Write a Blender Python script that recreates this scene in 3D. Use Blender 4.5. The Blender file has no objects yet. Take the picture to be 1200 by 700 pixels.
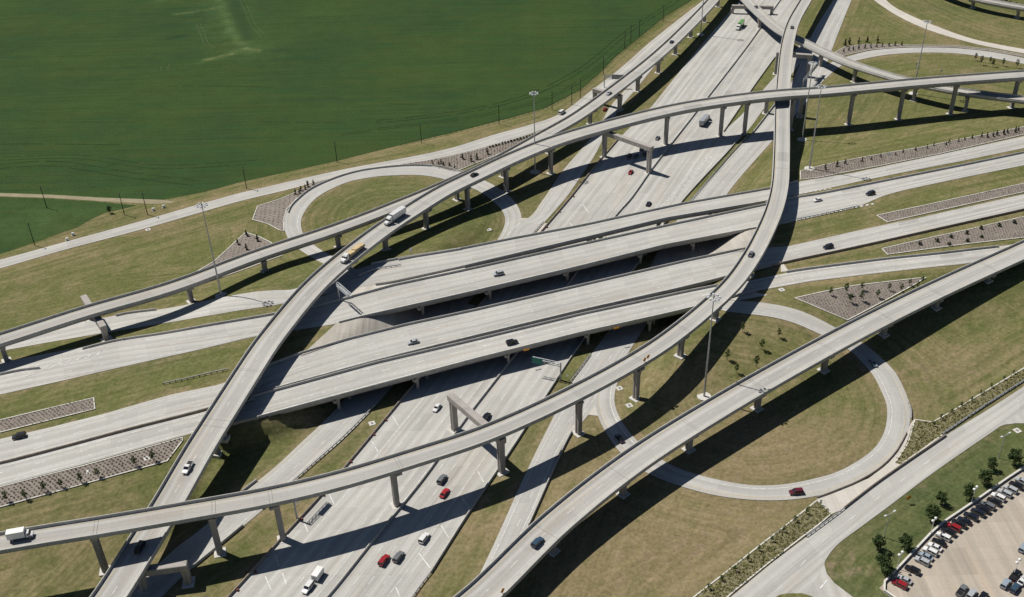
import bpy, bmesh, math, random
import numpy as np
from mathutils import Vector, Matrix
from mathutils.geometry import delaunay_2d_cdt
rad = math.radians
random.seed(7); rng = np.random.default_rng(7)
sc = bpy.context.scene
COL = sc.collection

# ------------------------------------------------------------------ camera
FOC, HC = 1200.0, 212.0                       # focal length in photo pixels, camera height (m)
nd = np.array([55.0, 1830.0, FOC]); nd /= np.linalg.norm(nd)
UP = -nd
FW = np.array([0, 0, 1.0]); HF = FW - UP * (FW @ UP); HF /= np.linalg.norm(HF)
RX = np.cross(HF, UP)
RM = np.array([RX, HF, UP])                   # world axes in camera axes (x right, y down, z forward)

def at(px, py, z=0.0):
    """survey helper: the world point at height z seen at photo pixel (px, py)"""
    w = RM @ np.array([px - 600.0, py - 350.0, FOC])
    t = (z - HC) / w[2]
    return np.array([w[0] * t, w[1] * t, z])

cam = bpy.data.cameras.new("camera"); cam_o = bpy.data.objects.new("camera", cam); COL.objects.link(cam_o)
cam.sensor_fit = 'HORIZONTAL'; cam.sensor_width = 36.0; cam.lens = FOC / 1200.0 * 36.0
cam.clip_start = 1.0; cam.clip_end = 20000.0
m = Matrix.Identity(4)
for i in range(3):
    m[i][0] = RM[i][0]; m[i][1] = -RM[i][1]; m[i][2] = -RM[i][2]
m[2][3] = HC
cam_o.matrix_world = m
sc.camera = cam_o

# ------------------------------------------------------------------ light
SUN_EL, SHADOW_AZ = rad(57), rad(-29)
w = bpy.data.worlds.new("World"); sc.world = w; w.use_nodes = True
nt = w.node_tree; nt.nodes.clear()
sky = nt.nodes.new('ShaderNodeTexSky'); sky.sky_type = 'NISHITA'; sky.sun_disc = False
sky.sun_elevation = SUN_EL; sky.ozone_density = 3.0; sky.dust_density = 0.6
sdir = Vector((-math.cos(SHADOW_AZ) * math.cos(SUN_EL), -math.sin(SHADOW_AZ) * math.cos(SUN_EL), math.sin(SUN_EL)))
sky.sun_rotation = math.atan2(sdir.x, sdir.y)
bg = nt.nodes.new('ShaderNodeBackground'); bg.inputs['Strength'].default_value = 0.040
out = nt.nodes.new('ShaderNodeOutputWorld')
nt.links.new(sky.outputs[0], bg.inputs[0]); nt.links.new(bg.outputs[0], out.inputs[0])
sun = bpy.data.lights.new("sun", 'SUN'); sun.energy = 4.55; sun.angle = rad(0.53); sun.color = (1.0, 0.955, 0.88)
sun_o = bpy.data.objects.new("sun", sun); COL.objects.link(sun_o)
sun_o.rotation_euler = sdir.to_track_quat('Z', 'Y').to_euler()
sun_o.location = (0, 300, 300)
sc.view_settings.view_transform = 'Standard'; sc.view_settings.look = 'None'; sc.view_settings.exposure = 0.0
sc.render.engine = 'CYCLES'
sc.cycles.diffuse_bounces = 1; sc.cycles.max_bounces = 4

# ------------------------------------------------------------------ land form
EW_C = np.array([20.0, 325.0]); EW_U = np.array([0.937, 0.348]); EW_U /= np.linalg.norm(EW_U)
EW_V = np.array([-EW_U[1], EW_U[0]])
AX_P = np.array([-4.8, 276.2]); AX_N = np.array([0.9055, -0.4243])
def sst(a, b, x):
    t = np.clip((x - a) / (b - a), 0, 1); return t * t * (3 - 2 * t)
def emb(x, y):
    """embankment that carries the crossing highway"""
    dx = x - EW_C[0]; dy = y - EW_C[1]
    u = dx * EW_U[0] + dy * EW_U[1]; v = dx * EW_V[0] + dy * EW_V[1]
    p = 1 - 0.75 * sst(130, 330, np.abs(u))
    v0 = 38 - 26 * sst(90, 150, -u)
    st = sst(-150, -138, u) * (1 - sst(-75, -55, u))          # a retaining wall holds the lower side next to the bridge
    q = (1 - sst(v0, v0 + 46, v)) * (1 - sst(42 - 5.5 * st, 84 - 43 * st, -v))
    return 6.5 * p * q
def s_of(x, y): return (x - AX_P[0]) * AX_N[0] + (y - AX_P[1]) * AX_N[1]
def ter(x, y):
    return emb(x, y) * sst(42, 57, np.abs(s_of(x, y)))
def land(px, py, fn=ter):
    zs = 9.0; p = at(px, py, zs)
    while zs > -0.5:
        p = at(px, py, zs)
        if fn(p[0], p[1]) >= zs: break
        zs -= 0.5
    lo, hi = zs, zs + 0.5
    for _ in range(12):
        md = (lo + hi) / 2; p = at(px, py, md)
        if fn(p[0], p[1]) >= md: lo = md
        else: hi = md
    p = at(px, py, lo); p[2] = fn(p[0], p[1]); return p
ew = lambda px, py: land(px, py, emb)
def off(p, dz): q = np.array(p, float); q[2] += dz; return q

# ------------------------------------------------------------------ node helpers
def newmat(name, rough=0.85, spec=0.2):
    mt = bpy.data.materials.new(name); mt.use_nodes = True
    t = mt.node_tree; b = t.nodes['Principled BSDF']
    b.inputs['Roughness'].default_value = rough; b.inputs['Specular IOR Level'].default_value = spec
    return mt, t, b
class NB:
    def __init__(s, t): s.t = t
    def n(s, ty, **k):
        nd = s.t.nodes.new(ty)
        for a, b in k.items(): setattr(nd, a, b)
        return nd
    def l(s, a, b): s.t.links.new(a, b)
    def val(s, sock, v):
        if hasattr(v, 'is_output') or isinstance(v, bpy.types.NodeSocket): s.l(v, sock)
        else: sock.default_value = v
    def math(s, op, a, b=0.0, clamp=False):
        nd = s.n('ShaderNodeMath', operation=op); nd.use_clamp = clamp
        s.val(nd.inputs[0], a); s.val(nd.inputs[1], b); return nd.outputs[0]
    def noise(s, vec, scale, detail=3, rough=0.55, dist=0.0):
        nd = s.n('ShaderNodeTexNoise'); s.l(vec, nd.inputs['Vector'])
        nd.inputs['Scale'].default_value = scale; nd.inputs['Detail'].default_value = detail
        nd.inputs['Roughness'].default_value = rough; nd.inputs['Distortion'].default_value = dist
        return nd.outputs[0]
    def maprange(s, v, a, b, c, d):
        nd = s.n('ShaderNodeMapRange'); s.val(nd.inputs[0], v)
        for i, k in enumerate((a, b, c, d)): nd.inputs[1 + i].default_value = k
        return nd.outputs[0]
    def mix(s, f, a, b, mode='MIX'):
        nd = s.n('ShaderNodeMix', data_type='RGBA', blend_type=mode)
        s.val(nd.inputs[0], f)
        for k, v in ((6, a), (7, b)):
            if isinstance(v, (tuple, list)): nd.inputs[k].default_value = (*v[:3], 1)
            else: s.l(v, nd.inputs[k])
        return nd.outputs[2]
    def scalevec(s, vec, sx, sy, sz=1.0):
        nd = s.n('ShaderNodeVectorMath', operation='MULTIPLY'); s.l(vec, nd.inputs[0]); nd.inputs[1].default_value = (sx, sy, sz)
        return nd.outputs[0]
    def bump(s, h, strength, dist, b):
        nd = s.n('ShaderNodeBump'); nd.inputs['Strength'].default_value = strength; nd.inputs['Distance'].default_value = dist
        s.l(h, nd.inputs['Height']); s.l(nd.outputs[0], b.inputs['Normal'])

def pavement(name, c0, c1, lane=3.66, streak=0.22, panel=0.05, warm=(0.46, 0.40, 0.33), joint=0.10):
    mt, t, b = newmat(name, 0.9, 0.15); k = NB(t)
    uv = k.n('ShaderNodeUVMap').outputs[0]; ob = k.n('ShaderNodeTexCoord').outputs['Object']
    sep = k.n('ShaderNodeSeparateXYZ'); k.l(uv, sep.inputs[0]); U, V = sep.outputs[0], sep.outputs[1]
    big = k.noise(ob, 0.03, 4, 0.6)
    col = k.mix(k.maprange(big, 0.3, 0.7, 0, 1), c0, c1)
    wm = k.noise(k.scalevec(uv, 0.25, 0.02), 1.0, 3)
    col = k.mix(k.maprange(wm, 0.52, 0.76, 0, 0.55), col, warm)
    # tyre-polished wheel paths, long oily streaks
    st = k.noise(k.scalevec(uv, 0.9, 0.008), 1.0, 4, 0.65)
    f1 = k.maprange(st, 0.45, 0.72, 1.0, 1.0 - streak)
    st2 = k.noise(k.scalevec(uv, 3.0, 0.03), 1.0, 3, 0.6)
    f2 = k.maprange(st2, 0.3, 0.7, 1.02, 0.97)
    ln = k.math('FRACT', k.math('DIVIDE', U, lane))
    wp = k.math('ABSOLUTE', k.math('SUBTRACT', ln, 0.5))
    f3 = k.maprange(wp, 0.0, 0.42, 1.0 - streak * 0.55, 1.02)
    # cast panels with slightly different tone and dark joints
    wn = k.n('ShaderNodeTexWhiteNoise', noise_dimensions='2D')
    cv = k.n('ShaderNodeCombineXYZ'); k.l(k.math('FLOOR', k.math('DIVIDE', U, lane)), cv.inputs[0]); k.l(k.math('FLOOR', k.math('DIVIDE', V, 9.2)), cv.inputs[1])
    k.l(cv.outputs[0], wn.inputs[0])
    f4 = k.maprange(wn.outputs[0], 0, 1, 1 - panel, 1 + panel)
    jt = k.math('LESS_THAN', k.math('FRACT', k.math('DIVIDE', V, 4.6)), 0.035)
    jl = k.math('LESS_THAN', ln, 0.03)
    f5 = k.math('SUBTRACT', 1.0, k.math('MULTIPLY', k.math('MAXIMUM', jt, jl), joint))
    fine = k.noise(ob, 1.3, 4, 0.7); f6 = k.maprange(fine, 0.25, 0.75, 0.93, 1.07)
    spots = k.noise(ob, 0.28, 5, 0.75); f7 = k.maprange(spots, 0.60, 0.78, 1.0, 0.88)
    oil = k.noise(k.scalevec(uv, 0.35, 0.004), 1.0, 3, 0.6); f8 = k.maprange(oil, 0.42, 0.66, 1.03, 0.90)
    wn2 = k.n('ShaderNodeTexWhiteNoise', noise_dimensions='2D'); k.l(k.scalevec(cv.outputs[0], 1.7, 2.3), wn2.inputs[0]); f9 = k.maprange(k.math('GREATER_THAN', wn2.outputs[0], 0.985), 0, 1, 1.0, 0.88)
    f = f1
    for g in (f2, f3, f4, f5, f6, f7, f8, f9): f = k.math('MULTIPLY', f, g)
    gr = k.n('ShaderNodeCombineXYZ')
    for i in range(3): k.l(f, gr.inputs[i])
    col = k.mix(1.0, col, gr.outputs[0], 'MULTIPLY')
    k.l(col, b.inputs['Base Color'])
    k.bump(fine, 0.25, 0.05, b)
    return mt
M_ROAD = pavement('road_concrete', (0.52, 0.51, 0.477), (0.465, 0.456, 0.427), streak=0.18, panel=0.06, joint=0.06)
M_RAMP = pavement('ramp_concrete', (0.50, 0.492, 0.465), (0.455, 0.448, 0.425), streak=0.15, lane=4.2)
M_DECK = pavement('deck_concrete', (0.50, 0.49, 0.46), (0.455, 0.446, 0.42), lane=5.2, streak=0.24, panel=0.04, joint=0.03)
M_NEWC = pavement('pale_concrete', (0.58, 0.55, 0.49), (0.54, 0.51, 0.46), streak=0.05, warm=(0.55, 0.48, 0.40))
M_SLOPE = pavement('slope_paving', (0.465, 0.435, 0.385), (0.42, 0.395, 0.35), streak=0.12, panel=0.08, warm=(0.40, 0.33, 0.26))
M_LOT = pavement('lot_concrete', (0.47, 0.415, 0.345), (0.42, 0.37, 0.31), streak=0.10, panel=0.06, warm=(0.5, 0.40, 0.30))

def concrete(name, c, dirt=0.3, scale=0.5):
    mt, t, b = newmat(name, 0.88, 0.2); k = NB(t)
    ob = k.n('ShaderNodeTexCoord').outputs['Object']
    g = k.n('ShaderNodeNewGeometry').outputs['Position']
    a = k.noise(k.scalevec(g, 1, 1, 0.25), scale, 5, 0.65)
    a2 = k.noise(g, scale * 8, 3, 0.6)
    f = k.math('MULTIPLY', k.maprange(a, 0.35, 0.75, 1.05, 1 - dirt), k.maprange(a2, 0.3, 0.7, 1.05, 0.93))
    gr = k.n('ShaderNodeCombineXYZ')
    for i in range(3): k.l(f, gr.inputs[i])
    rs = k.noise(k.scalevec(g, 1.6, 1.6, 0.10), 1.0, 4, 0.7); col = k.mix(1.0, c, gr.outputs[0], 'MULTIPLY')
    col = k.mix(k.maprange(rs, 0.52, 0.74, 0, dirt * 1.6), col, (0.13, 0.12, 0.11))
    k.l(col, b.inputs['Base Color'])
    k.bump(a2, 0.3, 0.05, b)
    return mt
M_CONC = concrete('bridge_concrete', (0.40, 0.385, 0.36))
M_PARA = concrete('parapet_concrete', (0.50, 0.49, 0.46), 0.2, 0.3)
M_PIER = concrete('pier_concrete', (0.42, 0.39, 0.36), 0.25, 0.4)
M_FOOT = concrete('footing_concrete', (0.62, 0.60, 0.56), 0.15)
M_CURB = concrete('white_curb', (0.66, 0.64, 0.58), 0.15)
M_BROWNB = concrete('stained_concrete', (0.36, 0.31, 0.26), 0.35)

def plain(name, c, rough=0.6, spec=0.3, metal=0.0, var=0.12, scale=2.0):
    mt, t, b = newmat(name, rough, spec); k = NB(t)
    g = k.n('ShaderNodeTexCoord').outputs['Object']
    a = k.noise(g, scale, 3)
    gr = k.n('ShaderNodeCombineXYZ'); f = k.maprange(a, 0.3, 0.7, 1 - var, 1 + var)
    for i in range(3): k.l(f, gr.inputs[i])
    k.l(k.mix(1.0, c, gr.outputs[0], 'MULTIPLY'), b.inputs['Base Color'])
    b.inputs['Metallic'].default_value = metal
    return mt
M_STEEL = plain('galvanised_steel', (0.42, 0.43, 0.44), 0.5, 0.4, 0.4)
M_LAMP = plain('lamp_housing', (0.62, 0.64, 0.66), 0.4, 0.4)
M_WOOD = plain('dark_timber', (0.045, 0.035, 0.028), 0.9)
M_GREEN = plain('sign_green', (0.01, 0.16, 0.13), 0.5)
M_SIGNBACK = plain('sign_back', (0.33, 0.36, 0.40), 0.5, 0.4, 0.3)
M_ORANGE = plain('sign_orange', (0.78, 0.32, 0.02), 0.5)
M_WHITE = plain('white_enamel', (0.78, 0.78, 0.76), 0.4, 0.4, 0, 0.05)
M_PAINT = plain('road_paint_white', (0.66, 0.66, 0.63), 0.8, 0.2, 0, 0.3, 0.8)
M_YELL = plain('road_paint_yellow', (0.60, 0.47, 0.22), 0.8, 0.2, 0, 0.25, 0.8)
M_JOINT = plain('dark_joint', (0.18, 0.175, 0.17), 0.9)
M_GLASS = plain('vehicle_glass', (0.02, 0.024, 0.03), 0.08, 0.5, 0, 0.0)
M_TYRE = plain('tyre_rubber', (0.02, 0.02, 0.02), 0.85)
M_RED = plain('lamp_red', (0.35, 0.02, 0.02), 0.4)
M_RUST = plain('rust_red', (0.16, 0.05, 0.04), 0.8)
M_TAN = plain('tan_timber', (0.55, 0.42, 0.24), 0.8, 0.2, 0, 0.25, 0.9)
M_GREY = plain('grey_plastic', (0.25, 0.26, 0.27), 0.6)
M_BLACK = plain('black_trim', (0.018, 0.018, 0.02), 0.5)
M_FENCE = plain('fence_wire', (0.02, 0.03, 0.015), 0.9)

def paint(name):
    mt, t, b = newmat(name, 0.28, 0.5); k = NB(t)
    oi = k.n('ShaderNodeObjectInfo'); ob = k.n('ShaderNodeTexCoord').outputs['Object']
    d = k.noise(ob, 1.2, 3)
    f = k.maprange(d, 0.3, 0.75, 1.05, 0.86)
    gr = k.n('ShaderNodeCombineXYZ')
    for i in range(3): k.l(f, gr.inputs[i])
    k.l(k.mix(1.0, oi.outputs['Color'], gr.outputs[0], 'MULTIPLY'), b.inputs['Base Color'])
    b.inputs['Coat Weight'].default_value = 0.5
    return mt
M_CAR = paint('vehicle_paint')

def grass_mat():
    mt, t, b = newmat('rough_grass', 0.95, 0.05); k = NB(t)
    pos = k.n('ShaderNodeNewGeometry').outputs['Position']
    at_ = k.n('ShaderNodeAttribute'); at_.attribute_name = 'tone'
    sp = k.n('ShaderNodeSeparateColor'); k.l(at_.outputs['Color'], sp.inputs[0])
    brown, lush, dirt = sp.outputs[0], sp.outputs[1], sp.outputs[2]
    n1 = k.noise(pos, 0.045, 5, 0.62); n2 = k.noise(pos, 0.25, 5, 0.7); n3 = k.noise(pos, 0.8, 6, 0.8); n6 = k.noise(pos, 0.11, 6, 0.7)
    # mowing lines follow the carriageways
    rot = k.n('ShaderNodeMapping'); rot.inputs['Rotation'].default_value = (0, 0, rad(-30)); k.l(pos, rot.inputs[0])
    mow_a = k.noise(k.scalevec(rot.outputs[0], 0.03, 0.62), 1.0, 5, 0.7)
    # strips cut parallel to the kerb
    cv_ = k.n('ShaderNodeCombineXYZ'); k.l(k.math('MULTIPLY', at_.outputs['Alpha'], 0.42), cv_.inputs[0]); p2 = k.scalevec(pos, 0.012, 0.012, 0); sp2 = k.n('ShaderNodeSeparateXYZ'); k.l(p2, sp2.inputs[0]); k.l(sp2.outputs[0], cv_.inputs[1]); k.l(sp2.outputs[1], cv_.inputs[2])
    kerb = k.noise(cv_.outputs[0], 1.0, 5, 0.75)
    rot2 = k.n('ShaderNodeMapping'); rot2.inputs['Rotation'].default_value = (0, 0, rad(-62)); k.l(pos, rot2.inputs[0])
    mow_b = k.noise(k.scalevec(rot2.outputs[0], 0.03, 0.62), 1.0, 5, 0.7)
    mow = k.math('ADD', k.math('MULTIPLY', mow_a, 0.22), k.math('MULTIPLY', mow_b, 0.22)); mow = k.math('ADD', mow, k.math('MULTIPLY', kerb, 0.56)); mow = k.maprange(mow, 0.34, 0.66, 0.18, 0.82)
    green = k.mix(k.maprange(n2, 0.3, 0.7, 0, 1), (0.108, 0.124, 0.041), (0.162, 0.160, 0.066))
    olive = k.mix(k.maprange(n2, 0.3, 0.7, 0, 1), (0.194, 0.164, 0.080), (0.262, 0.208, 0.122))
    f = k.math('ADD', k.maprange(n1, 0.35, 0.68, -0.22, 0.5), brown)
    f = k.math('ADD', f, k.maprange(n6, 0.3, 0.7, -0.3, 0.3)); f = k.math('ADD', f, k.maprange(mow, 0.35, 0.65, -0.22, 0.22), True)
    col = k.mix(f, green, olive)
    lushc = k.mix(k.maprange(n2, 0.3, 0.7, 0, 1), (0.066, 0.092, 0.032), (0.118, 0.134, 0.058))
    fl = k.math('MULTIPLY', lush, k.maprange(n1, 0.25, 0.6, 0.55, 1.15), True)
    col = k.mix(fl, col, lushc)
    dd = k.math('MULTIPLY', dirt, k.maprange(n2, 0.48, 0.66, 0, 1), True)
    dd = k.math('MAXIMUM', dd, k.math('MULTIPLY', k.maprange(n1, 0.62, 0.74, 0, 0.45), k.maprange(n2, 0.5, 0.68, 0, 1)), True)
    col = k.mix(dd, col, (0.26, 0.195, 0.135))
    g = k.n('ShaderNodeCombineXYZ'); ff = k.math('MULTIPLY', k.maprange(n3, 0.28, 0.72, 0.60, 1.40), k.maprange(mow, 0.3, 0.7, 0.84, 1.16))
    for i in range(3): k.l(ff, g.inputs[i])
    col = k.mix(1.0, col, g.outputs[0], 'MULTIPLY')
    k.l(col, b.inputs['Base Color']); k.bump(n3, 0.6, 0.25, b)
    return mt
M_GRASS = grass_mat()

def crop_mat():
    mt, t, b = newmat('green_crop', 0.95, 0.05); k = NB(t)
    pos = k.n('ShaderNodeNewGeometry').outputs['Position']
    at_ = k.n('ShaderNodeAttribute'); at_.attribute_name = 'tone'
    sp = k.n('ShaderNodeSeparateColor'); k.l(at_.outputs['Color'], sp.inputs[0])
    light, track, yel = sp.outputs[0], sp.outputs[1], sp.outputs[2]
    n1 = k.noise(pos, 0.012, 4, 0.55); n2 = k.noise(k.scalevec(pos, 0.02, 0.18), 1.0, 5, 0.6); n3 = k.noise(pos, 0.9, 4, 0.75)
    n4 = k.noise(k.scalevec(pos, 0.006, 0.30), 1.0, 3, 0.6); n5 = k.noise(pos, 0.10, 5, 0.65)
    col = k.mix(k.maprange(n1, 0.3, 0.7, 0, 1), (0.031, 0.066, 0.024), (0.047, 0.082, 0.024))
    col = k.mix(k.maprange(n2, 0.45, 0.68, 0, 0.35), col, (0.062, 0.080, 0.024))
    n6 = k.noise(pos, 0.022, 5, 0.6); col = k.mix(k.maprange(n6, 0.5, 0.75, 0, 0.32), col, (0.066, 0.082, 0.022)); col = k.mix(k.maprange(n6, 0.28, 0.45, 0.3, 0), col, (0.024, 0.056, 0.026))
    col = k.mix(k.maprange(n4, 0.56, 0.74, 0, 0.55), col, (0.022, 0.052, 0.024))
    row = k.noise(k.scalevec(pos, 0.01, 1.1), 1.0, 2, 0.5); 
    col = k.mix(k.math('MULTIPLY', light, k.maprange(n5, 0.32, 0.62, 0.25, 1.1), True), col, (0.098, 0.150, 0.055))
    col = k.mix(k.math('MULTIPLY', yel, k.maprange(n5, 0.4, 0.6, 0.1, 1.2), True), col, (0.22, 0.215, 0.095))
    col = k.mix(k.math('MULTIPLY', track, k.maprange(n5, 0.3, 0.6, 0.3, 1), True), col, (0.020, 0.045, 0.022))
    g = k.n('ShaderNodeCombineXYZ'); ff = k.math('MULTIPLY', k.maprange(row, 0.3, 0.7, 0.90, 1.10), k.maprange(n3, 0.28, 0.72, 0.78, 1.22)); ff = k.math('MULTIPLY', ff, k.maprange(n5, 0.3, 0.7, 0.92, 1.08))
    for i in range(3): k.l(ff, g.inputs[i])
    col = k.mix(1.0, col, g.outputs[0], 'MULTIPLY')
    k.l(col, b.inputs['Base Color']); k.bump(n3, 0.5, 0.3, b)
    return mt
M_CROP = crop_mat()

def mulch_mat(name, a, c, gsc=0.9):
    mt, t, b = newmat(name, 0.95, 0.05); k = NB(t)
    pos = k.n('ShaderNodeNewGeometry').outputs['Position']
    n1 = k.noise(pos, gsc, 5, 0.75); n2 = k.noise(pos, 0.15, 4, 0.6)
    col = k.mix(k.maprange(n1, 0.3, 0.7, 0, 1), a, c)
    g = k.n('ShaderNodeCombineXYZ'); ff = k.maprange(n2, 0.3, 0.7, 0.85, 1.12)
    for i in range(3): k.l(ff, g.inputs[i])
    k.l(k.mix(1.0, col, g.outputs[0], 'MULTIPLY'), b.inputs['Base Color']); k.bump(n1, 0.6, 0.2, b)
    return mt
M_MULCH = mulch_mat('mulch', (0.205, 0.178, 0.155), (0.30, 0.262, 0.23))
M_COVERBED = mulch_mat('cover_soil', (0.15, 0.14, 0.075), (0.27, 0.24, 0.15), 0.8)
M_DIRT = mulch_mat('dirt_track', (0.36, 0.31, 0.22), (0.25, 0.23, 0.14), 0.6)
M_TRACK = mulch_mat('dark_wheel_track', (0.020, 0.046, 0.018), (0.036, 0.066, 0.022), 0.4)
M_PTRACK = mulch_mat('pale_wheel_track', (0.055, 0.085, 0.038), (0.11, 0.13, 0.065), 0.4)
M_VERGE = mulch_mat('dry_verge', (0.23, 0.19, 0.10), (0.16, 0.145, 0.06), 0.5)

def leaf_mat(name, a, c):
    mt, t, b = newmat(name, 0.8, 0.15); k = NB(t)
    g = k.n('ShaderNodeNewGeometry')
    n1 = k.noise(g.outputs['Position'], 1.1, 3, 0.6)
    f = k.math('ADD', k.math('MULTIPLY', g.outputs['Random Per Island'], 0.6), k.maprange(n1, 0.3, 0.7, -0.1, 0.45), True)
    k.l(k.mix(f, a, c), b.inputs['Base Color'])
    return mt
M_LEAF = leaf_mat('tree_leaves', (0.022, 0.042, 0.014), (0.075, 0.110, 0.038))
M_SAP = leaf_mat('sapling_leaves', (0.030, 0.055, 0.014), (0.095, 0.125, 0.040))
M_CONI = leaf_mat('conifer_leaves', (0.014, 0.024, 0.012), (0.040, 0.058, 0.026))
M_SHRUB = leaf_mat('shrub_leaves', (0.045, 0.045, 0.032), (0.105, 0.100, 0.066))
M_COVER = leaf_mat('yellow_cover_leaves', (0.095, 0.105, 0.034), (0.28, 0.26, 0.10))
M_PALEC = leaf_mat('pale_cover_leaves', (0.09, 0.085, 0.05), (0.22, 0.20, 0.13))
M_BARK = plain('bark', (0.09, 0.07, 0.055), 0.95)

# ------------------------------------------------------------------ object helpers
def tag(o, label=None, cat=None, group=None, kind=None):
    if label: o['label'] = label
    if cat: o['category'] = cat
    if group: o['group'] = group
    if kind: o['kind'] = kind
    return o
def link(name, me, parent=None):
    o = bpy.data.objects.new(name, me); COL.objects.link(o)
    if parent: o.parent = parent
    return o
def mesh_from(name, verts, faces, mats, parent=None, uvs=None, fm=None, smooth=False):
    me = bpy.data.meshes.new(name); me.from_pydata([tuple(map(float, v)) for v in verts], [], faces)
    for mt in (mats if isinstance(mats, (list, tuple)) else [mats]): me.materials.append(mt)
    if uvs is not None:
        lay = me.uv_layers.new(name='UVMap')
        li = np.empty(len(me.loops), dtype=np.int32); me.loops.foreach_get('vertex_index', li)
        lay.data.foreach_set('uv', np.asarray(uvs, dtype=np.float32)[li].ravel())
    if fm is not None: me.polygons.foreach_set('material_index', np.asarray(fm, dtype=np.int32))
    if smooth: me.polygons.foreach_set('use_smooth', np.ones(len(me.polygons), dtype=bool))
    me.update()
    return link(name, me, parent)
def bm_obj(name, bm, mats, parent=None, smooth=False):
    me = bpy.data.meshes.new(name); bm.to_mesh(me); bm.free()
    for mt in (mats if isinstance(mats, (list, tuple)) else [mats]): me.materials.append(mt)
    if smooth: me.polygons.foreach_set('use_smooth', np.ones(len(me.polygons), dtype=bool))
    return link(name, me, parent)
def empty(name, loc=(0, 0, 0), rz=0.0):
    o = bpy.data.objects.new(name, None); COL.objects.link(o)
    o.location = tuple(float(a) for a in loc); o.rotation_euler = (0, 0, rz); o.empty_display_size = 0.5
    return o
def thing(name, label, cat, loc=(0, 0, 0), rz=0.0, group=None): return tag(empty(name, loc, rz), label, cat, group)
def copy_tree(o, parent=None):
    c = o.copy(); COL.objects.link(c)
    if parent is not None: c.parent = parent
    for ch in list(o.children): copy_tree(ch, c)
    return c
def bx(bm, x0, x1, y0, y1, z0, z1, mi=0, M=None):
    vs = [bm.verts.new((x, y, z)) for z in (z0, z1) for y in (y0, y1) for x in (x0, x1)]
    if M is not None:
        for v in vs: v.co = M @ v.co
    for f in ((0, 2, 3, 1), (4, 5, 7, 6), (0, 1, 5, 4), (2, 6, 7, 3), (0, 4, 6, 2), (1, 3, 7, 5)):
        bm.faces.new([vs[i] for i in f]).material_index = mi
    return vs
def tube(bm, p0, p1, r0, r1, n=6, mi=0, cap=True):
    p0, p1 = Vector(p0), Vector(p1); d = (p1 - p0).normalized()
    a = d.orthogonal().normalized(); b = d.cross(a)
    r = []
    for p, q in ((p0, r0), (p1, r1)):
        r.append([bm.verts.new(p + (a * math.cos(2 * math.pi * i / n) + b * math.sin(2 * math.pi * i / n)) * q) for i in range(n)])
    for i in range(n):
        bm.faces.new((r[0][i], r[0][(i + 1) % n], r[1][(i + 1) % n], r[1][i])).material_index = mi
    if cap:
        bm.faces.new(r[1]).material_index = mi; bm.faces.new(r[0][::-1]).material_index = mi

# ------------------------------------------------------------------ curves
def catmull(P, step=3.0):
    P = np.asarray(P, float)
    if len(P) == 2:
        n = max(2, int(np.linalg.norm(P[1] - P[0]) / step) + 1); t = np.linspace(0, 1, n)[:, None]
        return P[0] * (1 - t) + P[1] * t
    Q = np.vstack([2 * P[0] - P[1], P, 2 * P[-1] - P[-2]])
    o = []
    for i in range(1, len(Q) - 2):
        p0, p1, p2, p3 = Q[i - 1:i + 3]
        d = [max(np.linalg.norm(b - a), 1e-6) ** 0.5 for a, b in ((p0, p1), (p1, p2), (p2, p3))]
        t0, t1 = 0, d[0]; t2 = t1 + d[1]; t3 = t2 + d[2]
        n = max(2, int(np.linalg.norm(p2 - p1) / step) + 1)
        for t in np.linspace(t1, t2, n, endpoint=(i == len(Q) - 3)):
            A1 = (t1 - t) / (t1 - t0) * p0 + (t - t0) / (t1 - t0) * p1
            A2 = (t2 - t) / (t2 - t1) * p1 + (t - t1) / (t2 - t1) * p2
            A3 = (t3 - t) / (t3 - t2) * p2 + (t - t2) / (t3 - t2) * p3
            B1 = (t2 - t) / (t2 - t0) * A1 + (t - t0) / (t2 - t0) * A2
            B2 = (t3 - t) / (t3 - t1) * A2 + (t - t1) / (t3 - t1) * A3
            o.append((t2 - t) / (t2 - t1) * B1 + (t - t1) / (t2 - t1) * B2)
    return np.array(o)
def arclen(P): return np.concatenate([[0], np.cumsum(np.linalg.norm(np.diff(P, axis=0), axis=1))])
def resample(P, n=None, step=None):
    s = arclen(P)
    if n is None: n = max(2, int(s[-1] / step) + 1)
    q = np.linspace(0, s[-1], n)
    return np.stack([np.interp(q, s, P[:, i]) for i in range(P.shape[1])], 1)
def side(P):
    d = np.gradient(P[:, :2], axis=0); d /= np.linalg.norm(d, axis=1)[:, None] + 1e-9
    return d, np.stack([-d[:, 1], d[:, 0]], 1)      # tangent, left normal

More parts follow.
